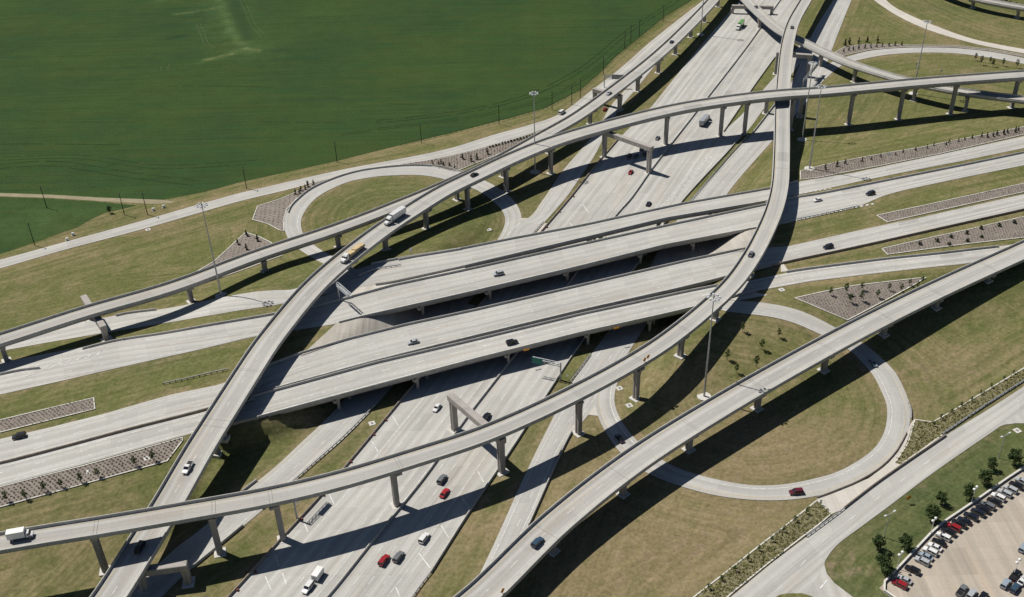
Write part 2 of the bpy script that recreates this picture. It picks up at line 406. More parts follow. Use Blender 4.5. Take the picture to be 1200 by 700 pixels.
EDGES = {}
def road(name, L, R, fn=ter, lift=0.12, mat=None, smooth=True, cross=2.5, label=None, world=False):
    """carriageway laid between two surveyed edges, following the ground (or the bridge grade) below"""
    q = (lambda P: np.array([land(x, y, fn) for x, y in P])) if not world else (lambda P: np.array(P, float))
    Lw, Rw = q(L), q(R)
    f = (lambda P: catmull(P[:, :2], 3.0)) if smooth else (lambda P: resample(P[:, :2], step=3.0))
    Lw, Rw = f(Lw), f(Rw)
    n = max(len(resample(Lw, step=3.0)), len(resample(Rw, step=3.0)))
    Lw, Rw = resample(Lw, n), resample(Rw, n)
    EDGES[name + str(len(EDGES))] = (Lw, Rw)
    wid = np.linalg.norm(Lw - Rw, axis=1); nc = max(2, int(wid.max() / cross) + 1)
    mid = (Lw + Rw) / 2; V = arclen(mid)
    vs, uv, fs = [], [], []
    for i in range(n):
        for j in range(nc):
            t = j / (nc - 1); p = Lw[i] * (1 - t) + Rw[i] * t
            vs.append((p[0], p[1], fn(p[0], p[1]) + lift)); uv.append((wid[i] * t, V[i]))
    for i in range(n - 1):
        for j in range(nc - 1):
            a = i * nc + j; fs.append((a, a + nc, a + nc + 1, a + 1))
    o = mesh_from(name, vs, fs, mat or M_ROAD, uvs=uv)
    if o.data.polygons[0].normal.z < 0: o.data.flip_normals()
    tag(o, label, None, None, 'structure')
    o['lift'] = lift
    return Lw, Rw, fn, lift, o
def drape(name, poly, fn=ter, lift=0.06, mat=None, step=6.0, world=False, parent=None, kind='structure'):
    """ground sheet cut to a surveyed outline"""
    P = [land(x, y, fn)[:2] for x, y in poly] if not world else [np.array(p[:2]) for p in poly]
    B = []
    for a, b in zip(P, P[1:] + P[:1]):
        k = max(1, int(np.linalg.norm(b - a) / step))
        for i in range(k): B.append(a + (b - a) * i / k)
    B = np.array(B); lo, hi = B.min(0), B.max(0)
    ptsv = [Vector(b) for b in B]; nB = len(B)
    def inside(x, y):
        c = False; j = nB - 1
        for i in range(nB):
            if (B[i][1] > y) != (B[j][1] > y) and x < (B[j][0] - B[i][0]) * (y - B[i][1]) / (B[j][1] - B[i][1]) + B[i][0]: c = not c
            j = i
        return c
    for x in np.arange(lo[0] + step / 2, hi[0], step):
        for y in np.arange(lo[1] + step / 2, hi[1], step):
            if inside(x, y): ptsv.append(Vector((x, y)))
    r = delaunay_2d_cdt(ptsv, [(i, (i + 1) % nB) for i in range(nB)], [list(range(nB))], 1, 1e-4)
    vs = [(v.x, v.y, float(fn(v.x, v.y)) + lift) for v in r[0]]
    o = mesh_from(name, vs, [tuple(f) for f in r[2]], mat, parent=parent, uvs=[(v.x, v.y) for v in r[0]])
    if len(o.data.polygons) and o.data.polygons[0].normal.z < 0: o.data.flip_normals()
    if kind: tag(o, kind=kind)
    return o, B
def inside_poly(B, x, y):
    n = len(B); c = False; j = n - 1
    for i in range(n):
        if (B[i][1] > y) != (B[j][1] > y) and x < (B[j][0] - B[i][0]) * (y - B[i][1]) / (B[j][1] - B[i][1]) + B[i][0]: c = not c
        j = i
    return c
def sweep(name, P, prof, mats, parent=None, fm=None, close=True, uv=False):
    """profile [(offset to the left, dz)] swept along P (world xyz)"""
    _, nrm = side(P); k = len(prof); n = len(P); V = arclen(P)
    vs, fs, mi, uvs = [], [], [], []
    for i in range(n):
        for o, dz in prof:
            vs.append((P[i, 0] + nrm[i, 0] * o, P[i, 1] + nrm[i, 1] * o, P[i, 2] + dz)); uvs.append((o + 50.0, V[i]))
    for i in range(n - 1):
        for j in range(k if close else k - 1):
            a, b = i * k + j, i * k + (j + 1) % k
            fs.append((a, b, b + k, a + k)); mi.append(fm[j] if fm else 0)
    if close:
        fs.append(tuple(range(k))[::-1]); fs.append(tuple(range((n - 1) * k, n * k))); mi += [0, 0]
    o = mesh_from(name, vs, fs, mats, parent, uvs if uv else None, mi)
    bm = bmesh.new(); bm.from_mesh(o.data); bmesh.ops.recalc_face_normals(bm, faces=bm.faces[:]); bm.to_mesh(o.data); bm.free()
    return o

MARKS = {}
def ribbon(bucket, P, wd, fn=None, lift=0.0):
    """one painted stripe, kept until its carriageway's markings are linked"""
    P = np.asarray(P, float); _, nr = side(P)
    vs, fs = MARKS.setdefault(bucket, ([], []))
    b = len(vs)
    for i in range(len(P)):
        for sg in (0.5, -0.5):
            x, y = P[i, 0] + nr[i, 0] * wd * sg, P[i, 1] + nr[i, 1] * wd * sg
            z = P[i, 2] if P.shape[1] > 2 else fn(x, y) + lift
            vs.append((x, y, z))
    for i in range(len(P) - 1): fs.append((b + 2 * i, b + 2 * i + 1, b + 2 * i + 3, b + 2 * i + 2))
def lane_lines(rd, specs, bucket, wd=0.17):
    """specs: (fraction across, style[, start, end]) ; style 'dash', 'dot' or 'solid'"""
    Lw, Rw, fn, lift, _ = rd
    for sp in specs:
        f, style = sp[0], sp[1]; a, b = (sp[2], sp[3]) if len(sp) > 2 else (0, 1)
        P = Lw * (1 - f) + Rw * f
        P = resample(P, step=1.0); n = len(P); P = P[int(a * (n - 1)):int(b * (n - 1)) + 1]
        if len(P) < 4: continue
        if style == 'solid': ribbon(bucket, P[::2], wd, fn, lift + 0.025)
        else:
            on, per = (3, 12) if style == 'dash' else (1, 4)
            for i in range(0, len(P) - on - 1, per): ribbon(bucket, P[i:i + on + 1], wd, fn, lift + 0.025)
def flush_marks():
    for k, (vs, fs) in MARKS.items():
        o = mesh_from('road_markings', vs, fs, M_YELL if k.startswith('y_') else (M_JOINT if k.startswith('j_') else M_PAINT))
        if o.data.polygons[0].normal.z < 0: o.data.flip_normals()
        tag(o, kind='structure')

# ------------------------------------------------------------------ terrain
def tone_of(X, Y):
    """soil and watering differences: r = dry/brown, g = lush, b = bare patches"""
    r = np.zeros_like(X); g = np.zeros_like(X); b = np.zeros_like(X)
    def blob(px, py, rx, ry, amt, ch, ang=0.0):
        c = at(px, py, 0); dx, dy = X - c[0], Y - c[1]; ca, sa = math.cos(ang), math.sin(ang)
        q = np.exp(-(((dx * ca + dy * sa) / rx) ** 2 + ((-dx * sa + dy * ca) / ry) ** 2)); ch += amt * q
    blob(780, 650, 50, 32, 0.95, r); blob(900, 520, 34, 26, 0.8, r); blob(1090, 440, 40, 25, 0.3, r); blob(780, 450, 20, 16, 0.3, r)
    blob(60, 680, 45, 28, 0.45, r); blob(320, 600, 14, 12, 0.5, r); blob(120, 270, 90, 20, 0.2, r, 0.3); blob(690, 540, 12, 14, 0.5, r)
    blob(640, 205, 16, 12, 0.6, r); blob(1150, 40, 60, 30, 0.25, r); blob(1000, 250, 40, 12, -0.1, r); blob(660, 620, 10, 30, 0.3, r)
    blob(210, 440, 60, 14, -0.15, r); blob(730, 100, 30, 40, 0.25, r, 1.0); blob(690, 70, 22, 30, 0.35, r, 1.0); blob(300, 225, 70, 7, 0.4, r, 0.32); blob(500, 165, 60, 7, 0.4, r, 0.4)
    blob(1040, 640, 26, 16, 0.55, g, 0.6); blob(1090, 590, 26, 14, 0.6, g, 0.6); blob(1150, 540, 22, 14, 0.6, g, 0.6); blob(1000, 700, 20, 12, 0.6, g); blob(1190, 515, 12, 10, 0.6, g)
    blob(60, 265, 60, 12, 0.15, g); blob(540, 250, 20, 16, 0.5, g); blob(380, 330, 30, 16, 0.25, g); blob(450, 230, 30, 18, 0.25, g); blob(600, 520, 8, 20, 0.35, g)
    blob(180, 440, 20, 6, 0.45, g); blob(1150, 8, 60, 12, 0.5, g); blob(1010, 120, 16, 10, 0.3, g); blob(280, 520, 14, 10, 0.3, g); blob(420, 500, 20, 12, 0.3, g, 1.1)
    blob(838, 620, 6, 5, 1.0, b); blob(830, 640, 5, 3, 0.9, b); blob(1060, 435, 9, 5, 1.0, b); blob(1130, 430, 5, 6, 0.8, b); blob(880, 545, 10, 5, 0.5, b)
    blob(990, 665, 6, 3, 1.1, b); blob(1000, 660, 3, 4, 1.0, b); blob(175, 440, 5, 3, 0.8, b); blob(900, 520, 20, 10, 0.35, b); blob(790, 655, 30, 16, 0.3, b)
    blob(1110, 470, 14, 8, 0.4, b); blob(630, 200, 8, 6, 0.6, b); blob(330, 600, 8, 6, 0.5, b)
    return np.stack([np.clip(r + 0.06, 0, 1), np.clip(g, 0, 1), np.clip(b, 0, 1), np.ones_like(r)], -1)
def grid_mesh(name, xs, ys, zf, mat, tonef=None, smooth=True):
    X, Y = np.meshgrid(xs, ys); Z = zf(X, Y)
    V = np.stack([X, Y, Z], -1).reshape(-1, 3); nx, ny = len(xs), len(ys)
    idx = np.arange(nx * ny).reshape(ny, nx)
    F = np.stack([idx[:-1, :-1], idx[:-1, 1:], idx[1:, 1:], idx[1:, :-1]], -1).reshape(-1, 4)
    me = bpy.data.meshes.new(name)
    me.vertices.add(len(V)); me.vertices.foreach_set('co', V.astype(np.float32).ravel())
    me.loops.add(F.size); me.loops.foreach_set('vertex_index', F.astype(np.int32).ravel())
    me.polygons.add(len(F)); me.polygons.foreach_set('loop_start', np.arange(0, F.size, 4, dtype=np.int32))
    me.update(calc_edges=True); me.materials.append(mat)
    if tonef is not None:
        a = me.attributes.new('tone', 'FLOAT_COLOR', 'POINT'); a.data.foreach_set('color', tonef(X, Y).reshape(-1, 4).astype(np.float32).ravel())
    if smooth: me.polygons.foreach_set('use_smooth', np.ones(len(F), dtype=bool))
    return link(name, me)
def axis_vals(lo, hi, step, far):
    return np.concatenate([[-far, -far * 0.35 if lo > -far * 0.35 else lo - 200, lo - 60], np.arange(lo, hi + 0.1, step), [hi + 60, hi + 400, far]])
# crop field beyond the outer frontage road
def poly_dist(X, Y, pts):
    D = np.full(X.shape, 1e9)
    for a, b in zip(pts[:-1], pts[1:]):
        d = b - a; t = np.clip(((X - a[0]) * d[0] + (Y - a[1]) * d[1]) / (d @ d), 0, 1)
        D = np.minimum(D, np.hypot(X - a[0] - t * d[0], Y - a[1] - t * d[1]))
    return D
W2 = lambda pts: [at(x, y, 0)[:2] for x, y in pts]
def crop_tone(X, Y):
    sw = poly_dist(X, Y, W2([(255, -30), (258, 0), (268, 30), (280, 50), (297, 60)]))
    sw2 = poly_dist(X, Y, W2([(205, 17), (225, 15), (240, 12), (258, 8)])); sw3 = poly_dist(X, Y, W2([(232, 75), (246, 70), (262, 66), (285, 58)]))
    sw4 = poly_dist(X, Y, W2([(205, 80), (192, 80), (190, 70), (150, 60)]))
    _c = at(50, 262, 0); r = 0.3 * np.exp(-(((X - _c[0]) / 70) ** 2 + ((Y - _c[1]) / 22) ** 2)) + np.exp(-(sw / 4.0) ** 2) * 0.42 + np.exp(-(sw / 18) ** 2) * 0.22 + np.exp(-(sw2 / 3) ** 2) * 0.32 + np.exp(-(sw3 / 3) ** 2) * 0.4 + np.exp(-(poly_dist(X, Y, W2([(190, 0), (192, -20)])) / 8) ** 2) * 0.4
    b = 0.55 * np.exp(-(poly_dist(X, Y, W2([(239, 71), (255, 67), (272, 64)])) / 1.2) ** 2) + 0.6 * np.exp(-(poly_dist(X, Y, W2([(288, 57), (302, 59)])) / 1.6) ** 2) + 0.3 * np.exp(-(sw2 / 1.5) ** 2)
    t = 0.6 * np.exp(-(poly_dist(X, Y, W2([(268, -20), (278, 15), (290, 45)])) / 5) ** 2) + 0.8 * np.exp(-(poly_dist(X, Y, W2([(200, 45), (217, 42)])) / 3) ** 2) + 0.5 * np.exp(-(poly_dist(X, Y, W2([(322, 60), (332, 58)])) / 4) ** 2)
    return np.stack([np.clip(r, 0, 1), np.clip(t, 0, 1), np.clip(b, 0, 1), np.ones_like(X)], -1)
def crop_sheet(poly, lift=0.07, step=5.0):
    o, B = drape('field', poly, lift=lift, mat=M_CROP, step=step)
    n = len(o.data.vertices); co = np.empty(n * 3); o.data.vertices.foreach_get('co', co); co = co.reshape(-1, 3)
    a = o.data.attributes.new('tone', 'FLOAT_COLOR', 'POINT'); a.data.foreach_set('color', crop_tone(co[:, 0], co[:, 1]).astype(np.float32).ravel())
    o.data.polygons.foreach_set('use_smooth', np.ones(len(o.data.polygons), dtype=bool))
    return o
crop_sheet([(-80, 228), (0, 227), (60, 229), (120, 232), (190, 234.5), (240, 225), (280, 214), (390, 190), (470, 170), (545, 152), (600, 138), (640, 126.5), (680, 106), (705, 84), (720, 68), (752, 42), (780, 19), (814, -2), (850, -30), (880, -60), (700, -90), (400, -100), (0, -100), (-120, -60), (-160, 100)])
crop_sheet([(-90, 310), (-40, 304), (0, 298), (40, 284.5), (72, 273), (92, 266), (104, 258.5), (122, 250), (145, 244.5), (160, 241), (120, 237), (60, 233), (0, 231), (-90, 231)])
crop_sheet([(140, -25), (340, -25), (335, 85), (180, 90), (140, 70)], 0.10, 1.6)
def track(pts, wd, mat, lift=0.13, gap=None):
    """wheel tracks left in the crop"""
    P = catmull(np.array(W2(pts)), 3.0); P = resample(P, step=3.0); _, nr = side(P); vs, fs = [], []
    for o_ in ((-gap / 2, gap / 2) if gap else (0,)):
        b0 = len(vs)
        for i in range(len(P)):
            for sg in (0.5, -0.5):
                q = P[i] + nr[i] * (o_ + sg * wd * random.uniform(0.5, 1.3)); vs.append((q[0], q[1], lift))
        for i in range(len(P) - 1):
            if random.random() < 0.9: fs.append((b0 + 2 * i, b0 + 2 * i + 1, b0 + 2 * i + 3, b0 + 2 * i + 2))
    o = mesh_from('wheel_tracks', vs, fs, mat)
    if o.data.polygons[0].normal.z < 0: o.data.flip_normals()
    tag(o, kind='structure')
track([(440, 143), (500, 137), (560, 128), (620, 112), (680, 82), (735, 38), (790, 2), (830, -30)], 0.9, M_TRACK, gap=3.4)
track([(400, 158), (480, 147), (560, 136), (640, 116), (690, 88), (745, 42)], 0.5, M_TRACK, gap=2.2)
track([(-20, 169.5), (60, 169), (140, 170)], 0.7, M_TRACK); track([(40, 143), (160, 143.5)], 0.4, M_TRACK); track([(195, 101.5), (250, 101), (320, 102.5)], 0.7, M_TRACK); track([(300, 143), (400, 144)], 0.6, M_TRACK)
track([(-10, 196), (60, 192), (150, 205), (230, 215)], 0.6, M_TRACK, gap=5); track([(456, 122), (490, 122.5)], 0.6, M_TRACK); track([(0, 186), (90, 184), (190, 196), (300, 190)], 0.4, M_TRACK, gap=4)
track([(193, 83), (192.5, 80), (195, 76)], 0.45, M_PTRACK, gap=4); track([(232, 28), (238, 42), (243, 53), (250, 57)], 0.5, M_PTRACK, gap=2.6); track([(283, -2), (290, 14), (297, 30), (310, 44)], 0.35, M_PTRACK, gap=3.0)
track([(-20, 218), (10, 212), (60, 204), (90, 197)], 0.3, M_PTRACK, gap=2.0)
drape('dirt_track', [(-90, 226), (0, 226.5), (60, 228.5), (120, 232), (190, 234.5), (206, 236.5), (200, 238.5), (178, 239.5), (130, 236.8), (60, 232.4), (0, 230.4), (-90, 230)], lift=0.09, mat=M_DIRT)

# ------------------------------------------------------------------ carriageways
A = road('freeway', [(205, 765), (270, 699), (325, 638), (378, 580), (400, 554), (470, 470), (550, 373), (633, 274), (668, 233), (699, 194), (728, 160), (763, 126), (816, 60), (853, 17), (885, -20)],
         [(440, 765), (485, 699), (506, 671), (552, 598), (598, 530), (642, 462), (676, 410), (740, 320), (797, 240), (858, 173), (868, 150), (878, 115), (892, 90), (908, 68), (925, 44), (938, 20), (950, 0), (962, -20)], smooth=False)
AL = road('frontage_ramp', [(95, 745), (148, 698), (180, 667), (198, 650), (240, 617), (290, 574), (320, 550), (352, 520), (386, 488), (450, 415), (520, 343), (581, 284), (601, 262), (619, 256), (636, 235), (660, 200), (698, 155), (716, 124), (736, 102), (752, 84), (770, 62)],
          [(150, 755), (190, 700), (228, 664), (262, 636), (308, 598), (366, 546), (402, 515), (440, 476), (500, 408), (565, 338), (625, 275), (638, 261), (665, 230), (672, 220), (696, 184), (711, 155), (726, 128), (746, 104), (762, 84), (780, 62)], mat=M_RAMP, lift=0.14)
AR = road('frontage_ramp', [(530, 735), (569, 659), (618, 551), (650, 486), (670, 448), (692, 417), (740, 350), (807, 238), (858, 180), (884, 152), (908, 123), (928, 96), (942, 64), (952, 40), (977, 0), (990, -20)],
          [(575, 735), (606, 645), (632, 590), (660, 522), (690, 486), (720, 440), (745, 400), (790, 330), (851, 229), (901, 170), (928, 140), (958, 102), (975, 58), (998, 0), (1008, -20)], mat=M_RAMP, lift=0.14)
road('exit_ramp', [(848, 160), (870, 134), (895, 105), (908, 90), (922, 72), (942, 46)], [(858, 173), (879, 150), (895, 128), (912, 106), (935, 78), (956, 44)], mat=M_RAMP, lift=0.16)
# grass strips that keep the ramps apart
for pl in ([(798, 240), (806, 239), (850, 190), (878, 160), (886, 152), (908, 124), (914, 116), (911, 110), (897, 128), (880, 150), (858, 174)],
           [(848.5, 154), (870, 134), (895, 105), (908, 90), (922, 71), (914, 62), (908, 68.5), (892, 90), (880, 107), (869, 124)],
           [(650, 447), (666, 447), (694, 413), (676, 412), (664, 430)]):
    o, _ = drape('median_grass', pl, lift=0.18, mat=M_GRASS)

E2 = road('carriageway', [(-60, 437), (0, 426), (60, 414), (133, 401), (230, 385), (310, 371), (370, 360), (413, 349), (460, 336), (540, 319), (680, 288), (780, 266), (897, 241), (938, 231), (985, 222), (1000, 220), (1040, 212), (1120, 196), (1200, 179.5), (1270, 165)],
          [(-60, 474), (0, 463), (80, 445), (167, 425), (230, 411), (297, 395), (350, 387), (394, 380), (416, 374), (540, 346), (680, 313), (780, 288), (886, 268), (935, 259), (1008, 242), (1035, 230), (1056, 224), (1136, 207), (1200, 194), (1270, 180)], fn=emb, smooth=False)
E1 = road('collector_ramp', [(-60, 408), (0, 395), (33, 390), (100, 377), (147, 368), (230, 355), (343, 340), (400, 322), (430, 312), (470, 304), (540, 293), (600, 281), (680, 266), (800, 240), (902, 222), (938, 213), (1000, 203), (1100, 182), (1200, 160), (1270, 144)],
          [(-60, 423), (0, 412), (60, 401), (120, 391), (187, 380), (260, 368), (323, 358), (380, 346), (422, 337), (458, 332), (540, 314), (680, 281), (780, 257), (898, 237), (938, 228), (985, 218), (1000, 214.5), (1040, 206.3), (1120, 190.5), (1200, 174), (1270, 159)], fn=emb, smooth=False, lift=0.13)
E3 = road('carriageway', [(-60, 530), (0, 515), (60, 501), (120, 486), (200, 463), (258, 451), (300, 435), (352, 416), (408, 399), (476, 382), (560, 364), (680, 336), (800, 308), (870, 293), (924, 289), (1008, 270), (1080, 255), (1160, 237), (1200, 228), (1270, 213)],
          [(-60, 558), (0, 543), (70, 525), (150, 503), (236, 481), (316, 458), (440, 424), (560, 394), (680, 365), (800, 338), (844, 327), (916, 309), (1000, 291), (1080, 273), (1200, 246), (1270, 229)], fn=emb, smooth=False)
E4 = road('carriageway', [(-60, 560), (0, 545), (70, 527), (150, 506), (236, 484), (316, 461), (440, 427), (560, 399), (680, 370), (800, 344), (840, 336), (880, 329), (933, 318), (1033, 305), (1100, 298), (1160, 291), (1230, 280)],
          [(-60, 584), (0, 570), (100, 544), (160, 527), (216, 511), (260, 500), (302, 490), (440, 453), (560, 421), (680, 391), (780, 369), (830, 357), (877, 343), (950, 330), (1033, 320), (1127, 310), (1180, 302), (1240, 292)], fn=emb, smooth=False, lift=0.13)
LR = road('loop_ramp', [(830, 357), (845, 364), (863, 367), (882, 369), (904, 372), (928, 378), (952, 388), (975, 399), (998, 413), (1020, 436), (1033, 460), (1039, 476), (1037, 504), (1026, 524), (1008, 539), (980, 554), (960, 560), (920, 568), (880, 569), (830, 560), (790, 547), (762, 530), (740, 510), (728, 493), (722, 480), (720, 466), (724, 448), (735, 425)],
          [(842, 352), (863, 353), (885, 354), (900, 356), (933, 363), (957, 373), (980, 385), (1000, 396), (1020, 409), (1045, 432), (1060, 458), (1067, 480), (1066, 497), (1058, 518), (1040, 542), (1000, 567), (960, 581), (910, 587), (850, 583), (800, 571), (755, 553), (728, 532), (706, 500), (698, 478), (697, 462), (702, 445), (712, 425)], mat=M_RAMP, lift=0.15)
LL = road('loop_ramp', [(440, 326), (410, 312), (386, 299), (366, 286), (355, 274), (353, 258), (360, 244), (370, 233), (386, 223), (410, 213), (436, 208), (460, 206), (496, 206), (530, 213), (560, 224), (584, 242), (592, 256), (590, 268), (581, 284), (570, 296)],
          [(405, 325), (374, 307), (350, 292), (337, 279), (333, 260), (337, 247), (348, 235), (364, 223), (390, 211), (420, 202), (460, 196.5), (490, 195), (520, 197.5), (550, 205), (578, 217), (600, 233), (609, 247), (611, 257), (604, 275), (592, 292)], mat=M_RAMP, lift=0.15)
N1 = road('frontage_road', [(-60, 321), (0, 305), (80, 283), (160, 261), (240, 238), (280, 227), (340, 213), (400, 199.5), (520, 176), (580, 158), (620, 147), (654, 135), (690, 109), (725, 82), (758, 53), (790, 27), (826, -1), (860, -30)],
          [(-60, 331), (0, 315), (80, 292), (160, 271), (240, 248), (280, 236.5), (340, 222), (400, 206), (460, 195), (520, 184.5), (576, 171), (624, 156.5), (668, 138), (704, 113), (740, 86), (772, 60), (806, 32), (840, 4), (876, -30)], lift=0.13)
R2 = road('loop_ramp', [(930, 100), (955, 84), (978, 72), (996, 66), (1020, 60), (1060, 56.5), (1120, 57), (1160, 61), (1200, 68.5), (1270, 84)],
          [(950, 112), (968, 92), (990, 75.5), (1010, 70), (1040, 64.5), (1080, 62), (1120, 63), (1160, 68), (1200, 75.5), (1270, 92)], mat=M_RAMP, lift=0.15)
R3 = road('service_road', [(1005, -30), (1024, 0), (1036, 9), (1050, 18), (1084, 34), (1140, 51), (1200, 63), (1270, 75)], [(1016, -30), (1038, 0), (1046, 7), (1058, 14), (1092, 29), (1140, 46), (1200, 58), (1270, 69)], mat=M_NEWC, lift=0.13)
SR = road('service_road', [(640, 870), (800, 745), (858, 699), (905, 660), (946, 629), (990, 596), (1024, 569), (1066, 540), (1108, 511), (1160, 479), (1200, 453), (1270, 405), (1450, 285)],
          [(700, 910), (850, 790), (912, 735), (950, 690), (976, 644), (1006, 620), (1040, 595), (1086, 560), (1114, 540), (1140, 522), (1162, 507), (1200, 480), (1270, 433), (1450, 312)], lift=0.13)
drape('side_street', [(976, 644), (968, 652), (966, 662), (969, 673), (978, 684), (998, 699), (1030, 726), (960, 760), (900, 745), (880, 735), (905, 715), (940, 675)], lift=0.12, mat=M_ROAD, step=4)
drape('side_street', [(1140, 522), (1162, 503.5), (1178, 498), (1190, 496.5), (1204, 496.5), (1250, 500), (1250, 486), (1200, 478), (1170, 488), (1150, 500)], lift=0.12, mat=M_ROAD, step=4)
drape('median_grass', [(908, 701), (914, 697.5), (924, 696), (940, 696), (952, 699.5), (956, 712), (910, 712)], lift=0.2, mat=M_GRASS, step=3)
# paved gores, aprons and slope paving
for pl, fn, lf in (([(957, 585), (980, 576), (1018, 561), (1041, 543), (1052, 527), (1067, 497), (1072, 491), (1062, 520), (1049, 543), (1056, 545), (1024, 569), (990, 596), (974, 603)], ter, 0.10),
               ([(676, 470), (700, 462), (702, 488), (676, 485)], ter, 0.13), ([(604, 270), (611, 256), (619, 256), (640, 262), (622, 276), (600, 282)], ter, 0.11),
               ([(394, 380), (430, 372), (520, 350), (560, 360), (476, 384), (408, 401), (352, 418), (368, 404)], ter, 0.32), ([(760, 320), (770, 296), (830, 280), (886, 268), (908, 262), (870, 295), (800, 311)], ter, 0.32), ([(846, 350), (868, 345), (885, 343), (900, 346), (864, 353)], ter, 0.10),
               ([(626, 276), (638, 262), (648, 262), (634, 277)], ter, 0.10), ([(330, 362), (400, 341), (422, 337), (458, 332), (545, 313.5), (545, 318), (460, 335.5), (413, 348.5), (350, 362)], emb, 0.11), ([(915, 311), (918, 309), (924, 318), (915, 319)], ter, 0.10)):
    drape('paved_apron', pl, fn, lf, M_SLOPE if lf > 0.3 else M_NEWC, 2.0)
PL_POLY = [(1030, 690), (1050, 669.5), (1090, 627), (1104, 614.5), (1142, 589), (1182, 561), (1205, 546), (1290, 500), (1330, 760), (1110, 780), (1050, 704)]
drape('parking_lot', PL_POLY, lift=0.12, mat=M_LOT, step=5)

from mathutils.kdtree import KDTree
_ep = np.vstack([resample(e, step=1.5) for pr in EDGES.values() for e in pr]); KD = KDTree(len(_ep))
for i, q in enumerate(_ep): KD.insert((q[0], q[1], 0), i)
KD.balance()
def tone_worn(X, Y):
    T = tone_of(X, Y); D = np.full(X.shape, 99.0); m_ = (np.abs(X) < 460) & (Y > 120) & (Y < 760)
    D[m_] = [KD.find((x, y, 0))[2] for x, y in zip(X[m_], Y[m_])]
    n = rng.random(X.shape)
    T[..., 3] = np.minimum(D, 60)
    T[..., 0] = np.clip(T[..., 0] + np.exp(-(D / 3.0) ** 2) * (0.15 + 0.55 * n), 0, 1)
    T[..., 2] = np.clip(T[..., 2] + np.exp(-(D / 2.2) ** 2) * np.where(n > 0.6, 0.7, 0.1), 0, 1)
    return T
gx = np.concatenate([[-6000, -2500, -1200, -700], np.arange(-460, 461, 2.5), [700, 1200, 2500, 6000]])
gy = np.concatenate([[-3000, -1000, -200, 60], np.arange(120, 761, 2.5), [900, 1300, 2500, 6000, 12000]])
tag(grid_mesh('ground', gx, gy, ter, M_GRASS, tone_worn), kind='structure')

# ---- lane markings
lane_lines(A, [(0.145, 'solid'), (0.235, 'dash'), (0.315, 'dash'), (0.40, 'dash'), (0.475, 'solid'), (0.545, 'solid'), (0.62, 'dash'), (0.70, 'dash'), (0.785, 'dash'), (0.86, 'solid', 0, 0.3), (0.86, 'dash', 0.3, 1)], 'white_freeway')
for k_, rd in enumerate((E2, E3)): lane_lines(rd, [(0.14, 'solid'), (0.34, 'dash'), (0.56, 'dash'), (0.78, 'dash'), (0.92, 'solid')], 'white_ew%d' % k_, 0.2)
lane_lines(E4, [(0.12, 'solid'), (0.40, 'dash'), (0.66, 'dot', 0.05, 0.75), (0.90, 'solid')], 'white_e4', 0.26)
lane_lines(E1, [(0.14, 'solid'), (0.5, 'dash'), (0.86, 'solid')], 'white_e1', 0.18)
lane_lines(N1, [(0.5, 'dash')], 'white_n1', 0.15)
lane_lines(SR, [(0.5, 'dash')], 'white_sr', 0.17)
lane_lines(AL, [(0.2, 'solid'), (0.58, 'dash'), (0.85, 'solid')], 'white_al', 0.17)
lane_lines(AR, [(0.2, 'solid'), (0.58, 'dash'), (0.85, 'solid')], 'white_ar', 0.17)
lane_lines(LR, [(0.22, 'solid')], 'white_lr', 0.18); lane_lines(LL, [(0.22, 'solid')], 'white_ll', 0.18); lane_lines(R2, [(0.2, 'solid')], 'white_r2', 0.15)
lane_lines(LR, [(0.80, 'solid')], 'y_lr', 0.10); lane_lines(AL, [(0.08, 'solid')], 'y_al', 0.10)
def pxline(bucket, pts, wd, lift=0.17, fn=ter): ribbon(bucket, resample(np.array([land(x, y, fn)[:2] for x, y in pts]), step=2.0), wd, fn, lift)
for a, b in [((386, 580), (392, 592)), ((356, 612), (361, 624)), ((322, 650), (327, 664)), ((311, 676), (318, 692)), ((331, 672), (336, 686)), ((460, 488), (467, 500)), ((436, 518), (443, 530)),
             ((540, 581), (550, 597)), ((517, 616), (526, 631)), ((491, 649), (504, 666)), ((464, 689), (470, 703)), ((560, 553), (567, 566)), ((683, 240), (690, 250)), ((668, 262), (675, 272))]:
    pxline('ticks', [a, b], 0.3)
for i in range(14):                              # hatched gore beside the exit ramp
    t = i / 13; p0 = np.array([828, 181]) * (1 - t) + np.array([770, 246]) * t; p1 = np.array([836, 187]) * (1 - t) + np.array([781, 246]) * t
    pxline('hatch', [p0, p1], 0.35)
pxline('hatch', [(832, 180), (770, 248)], 0.25); pxline('hatch', [(846, 180), (780, 248)], 0.25)
pxline('gore', [(100, 412), (60, 424), (0, 440)], 0.3, 0.18, emb); pxline('gore', [(140, 405), (80, 425), (30, 442)], 0.25, 0.18, emb)
for i in range(9): pxline('gore', [(118 - i * 11, 413 + i * 2.6), (112 - i * 12, 419 + i * 2.5)], 0.35, 0.18, emb)
for i in range(15): pxline('gore', [(844 + i * 6.2 + 90, 257.5 - i * 1.25), (847 + i * 6.2 + 90, 256.8 - i * 1.25)], 0.9, 0.2, emb)
for i in range(11): pxline('gore', [(915 + i * 5.6, 231 - i * 0.9), (918 + i * 5.6, 230.4 - i * 0.9)], 0.5, 0.2, emb)
pxline('gore', [(969, 681), (961, 690)], 0.45)

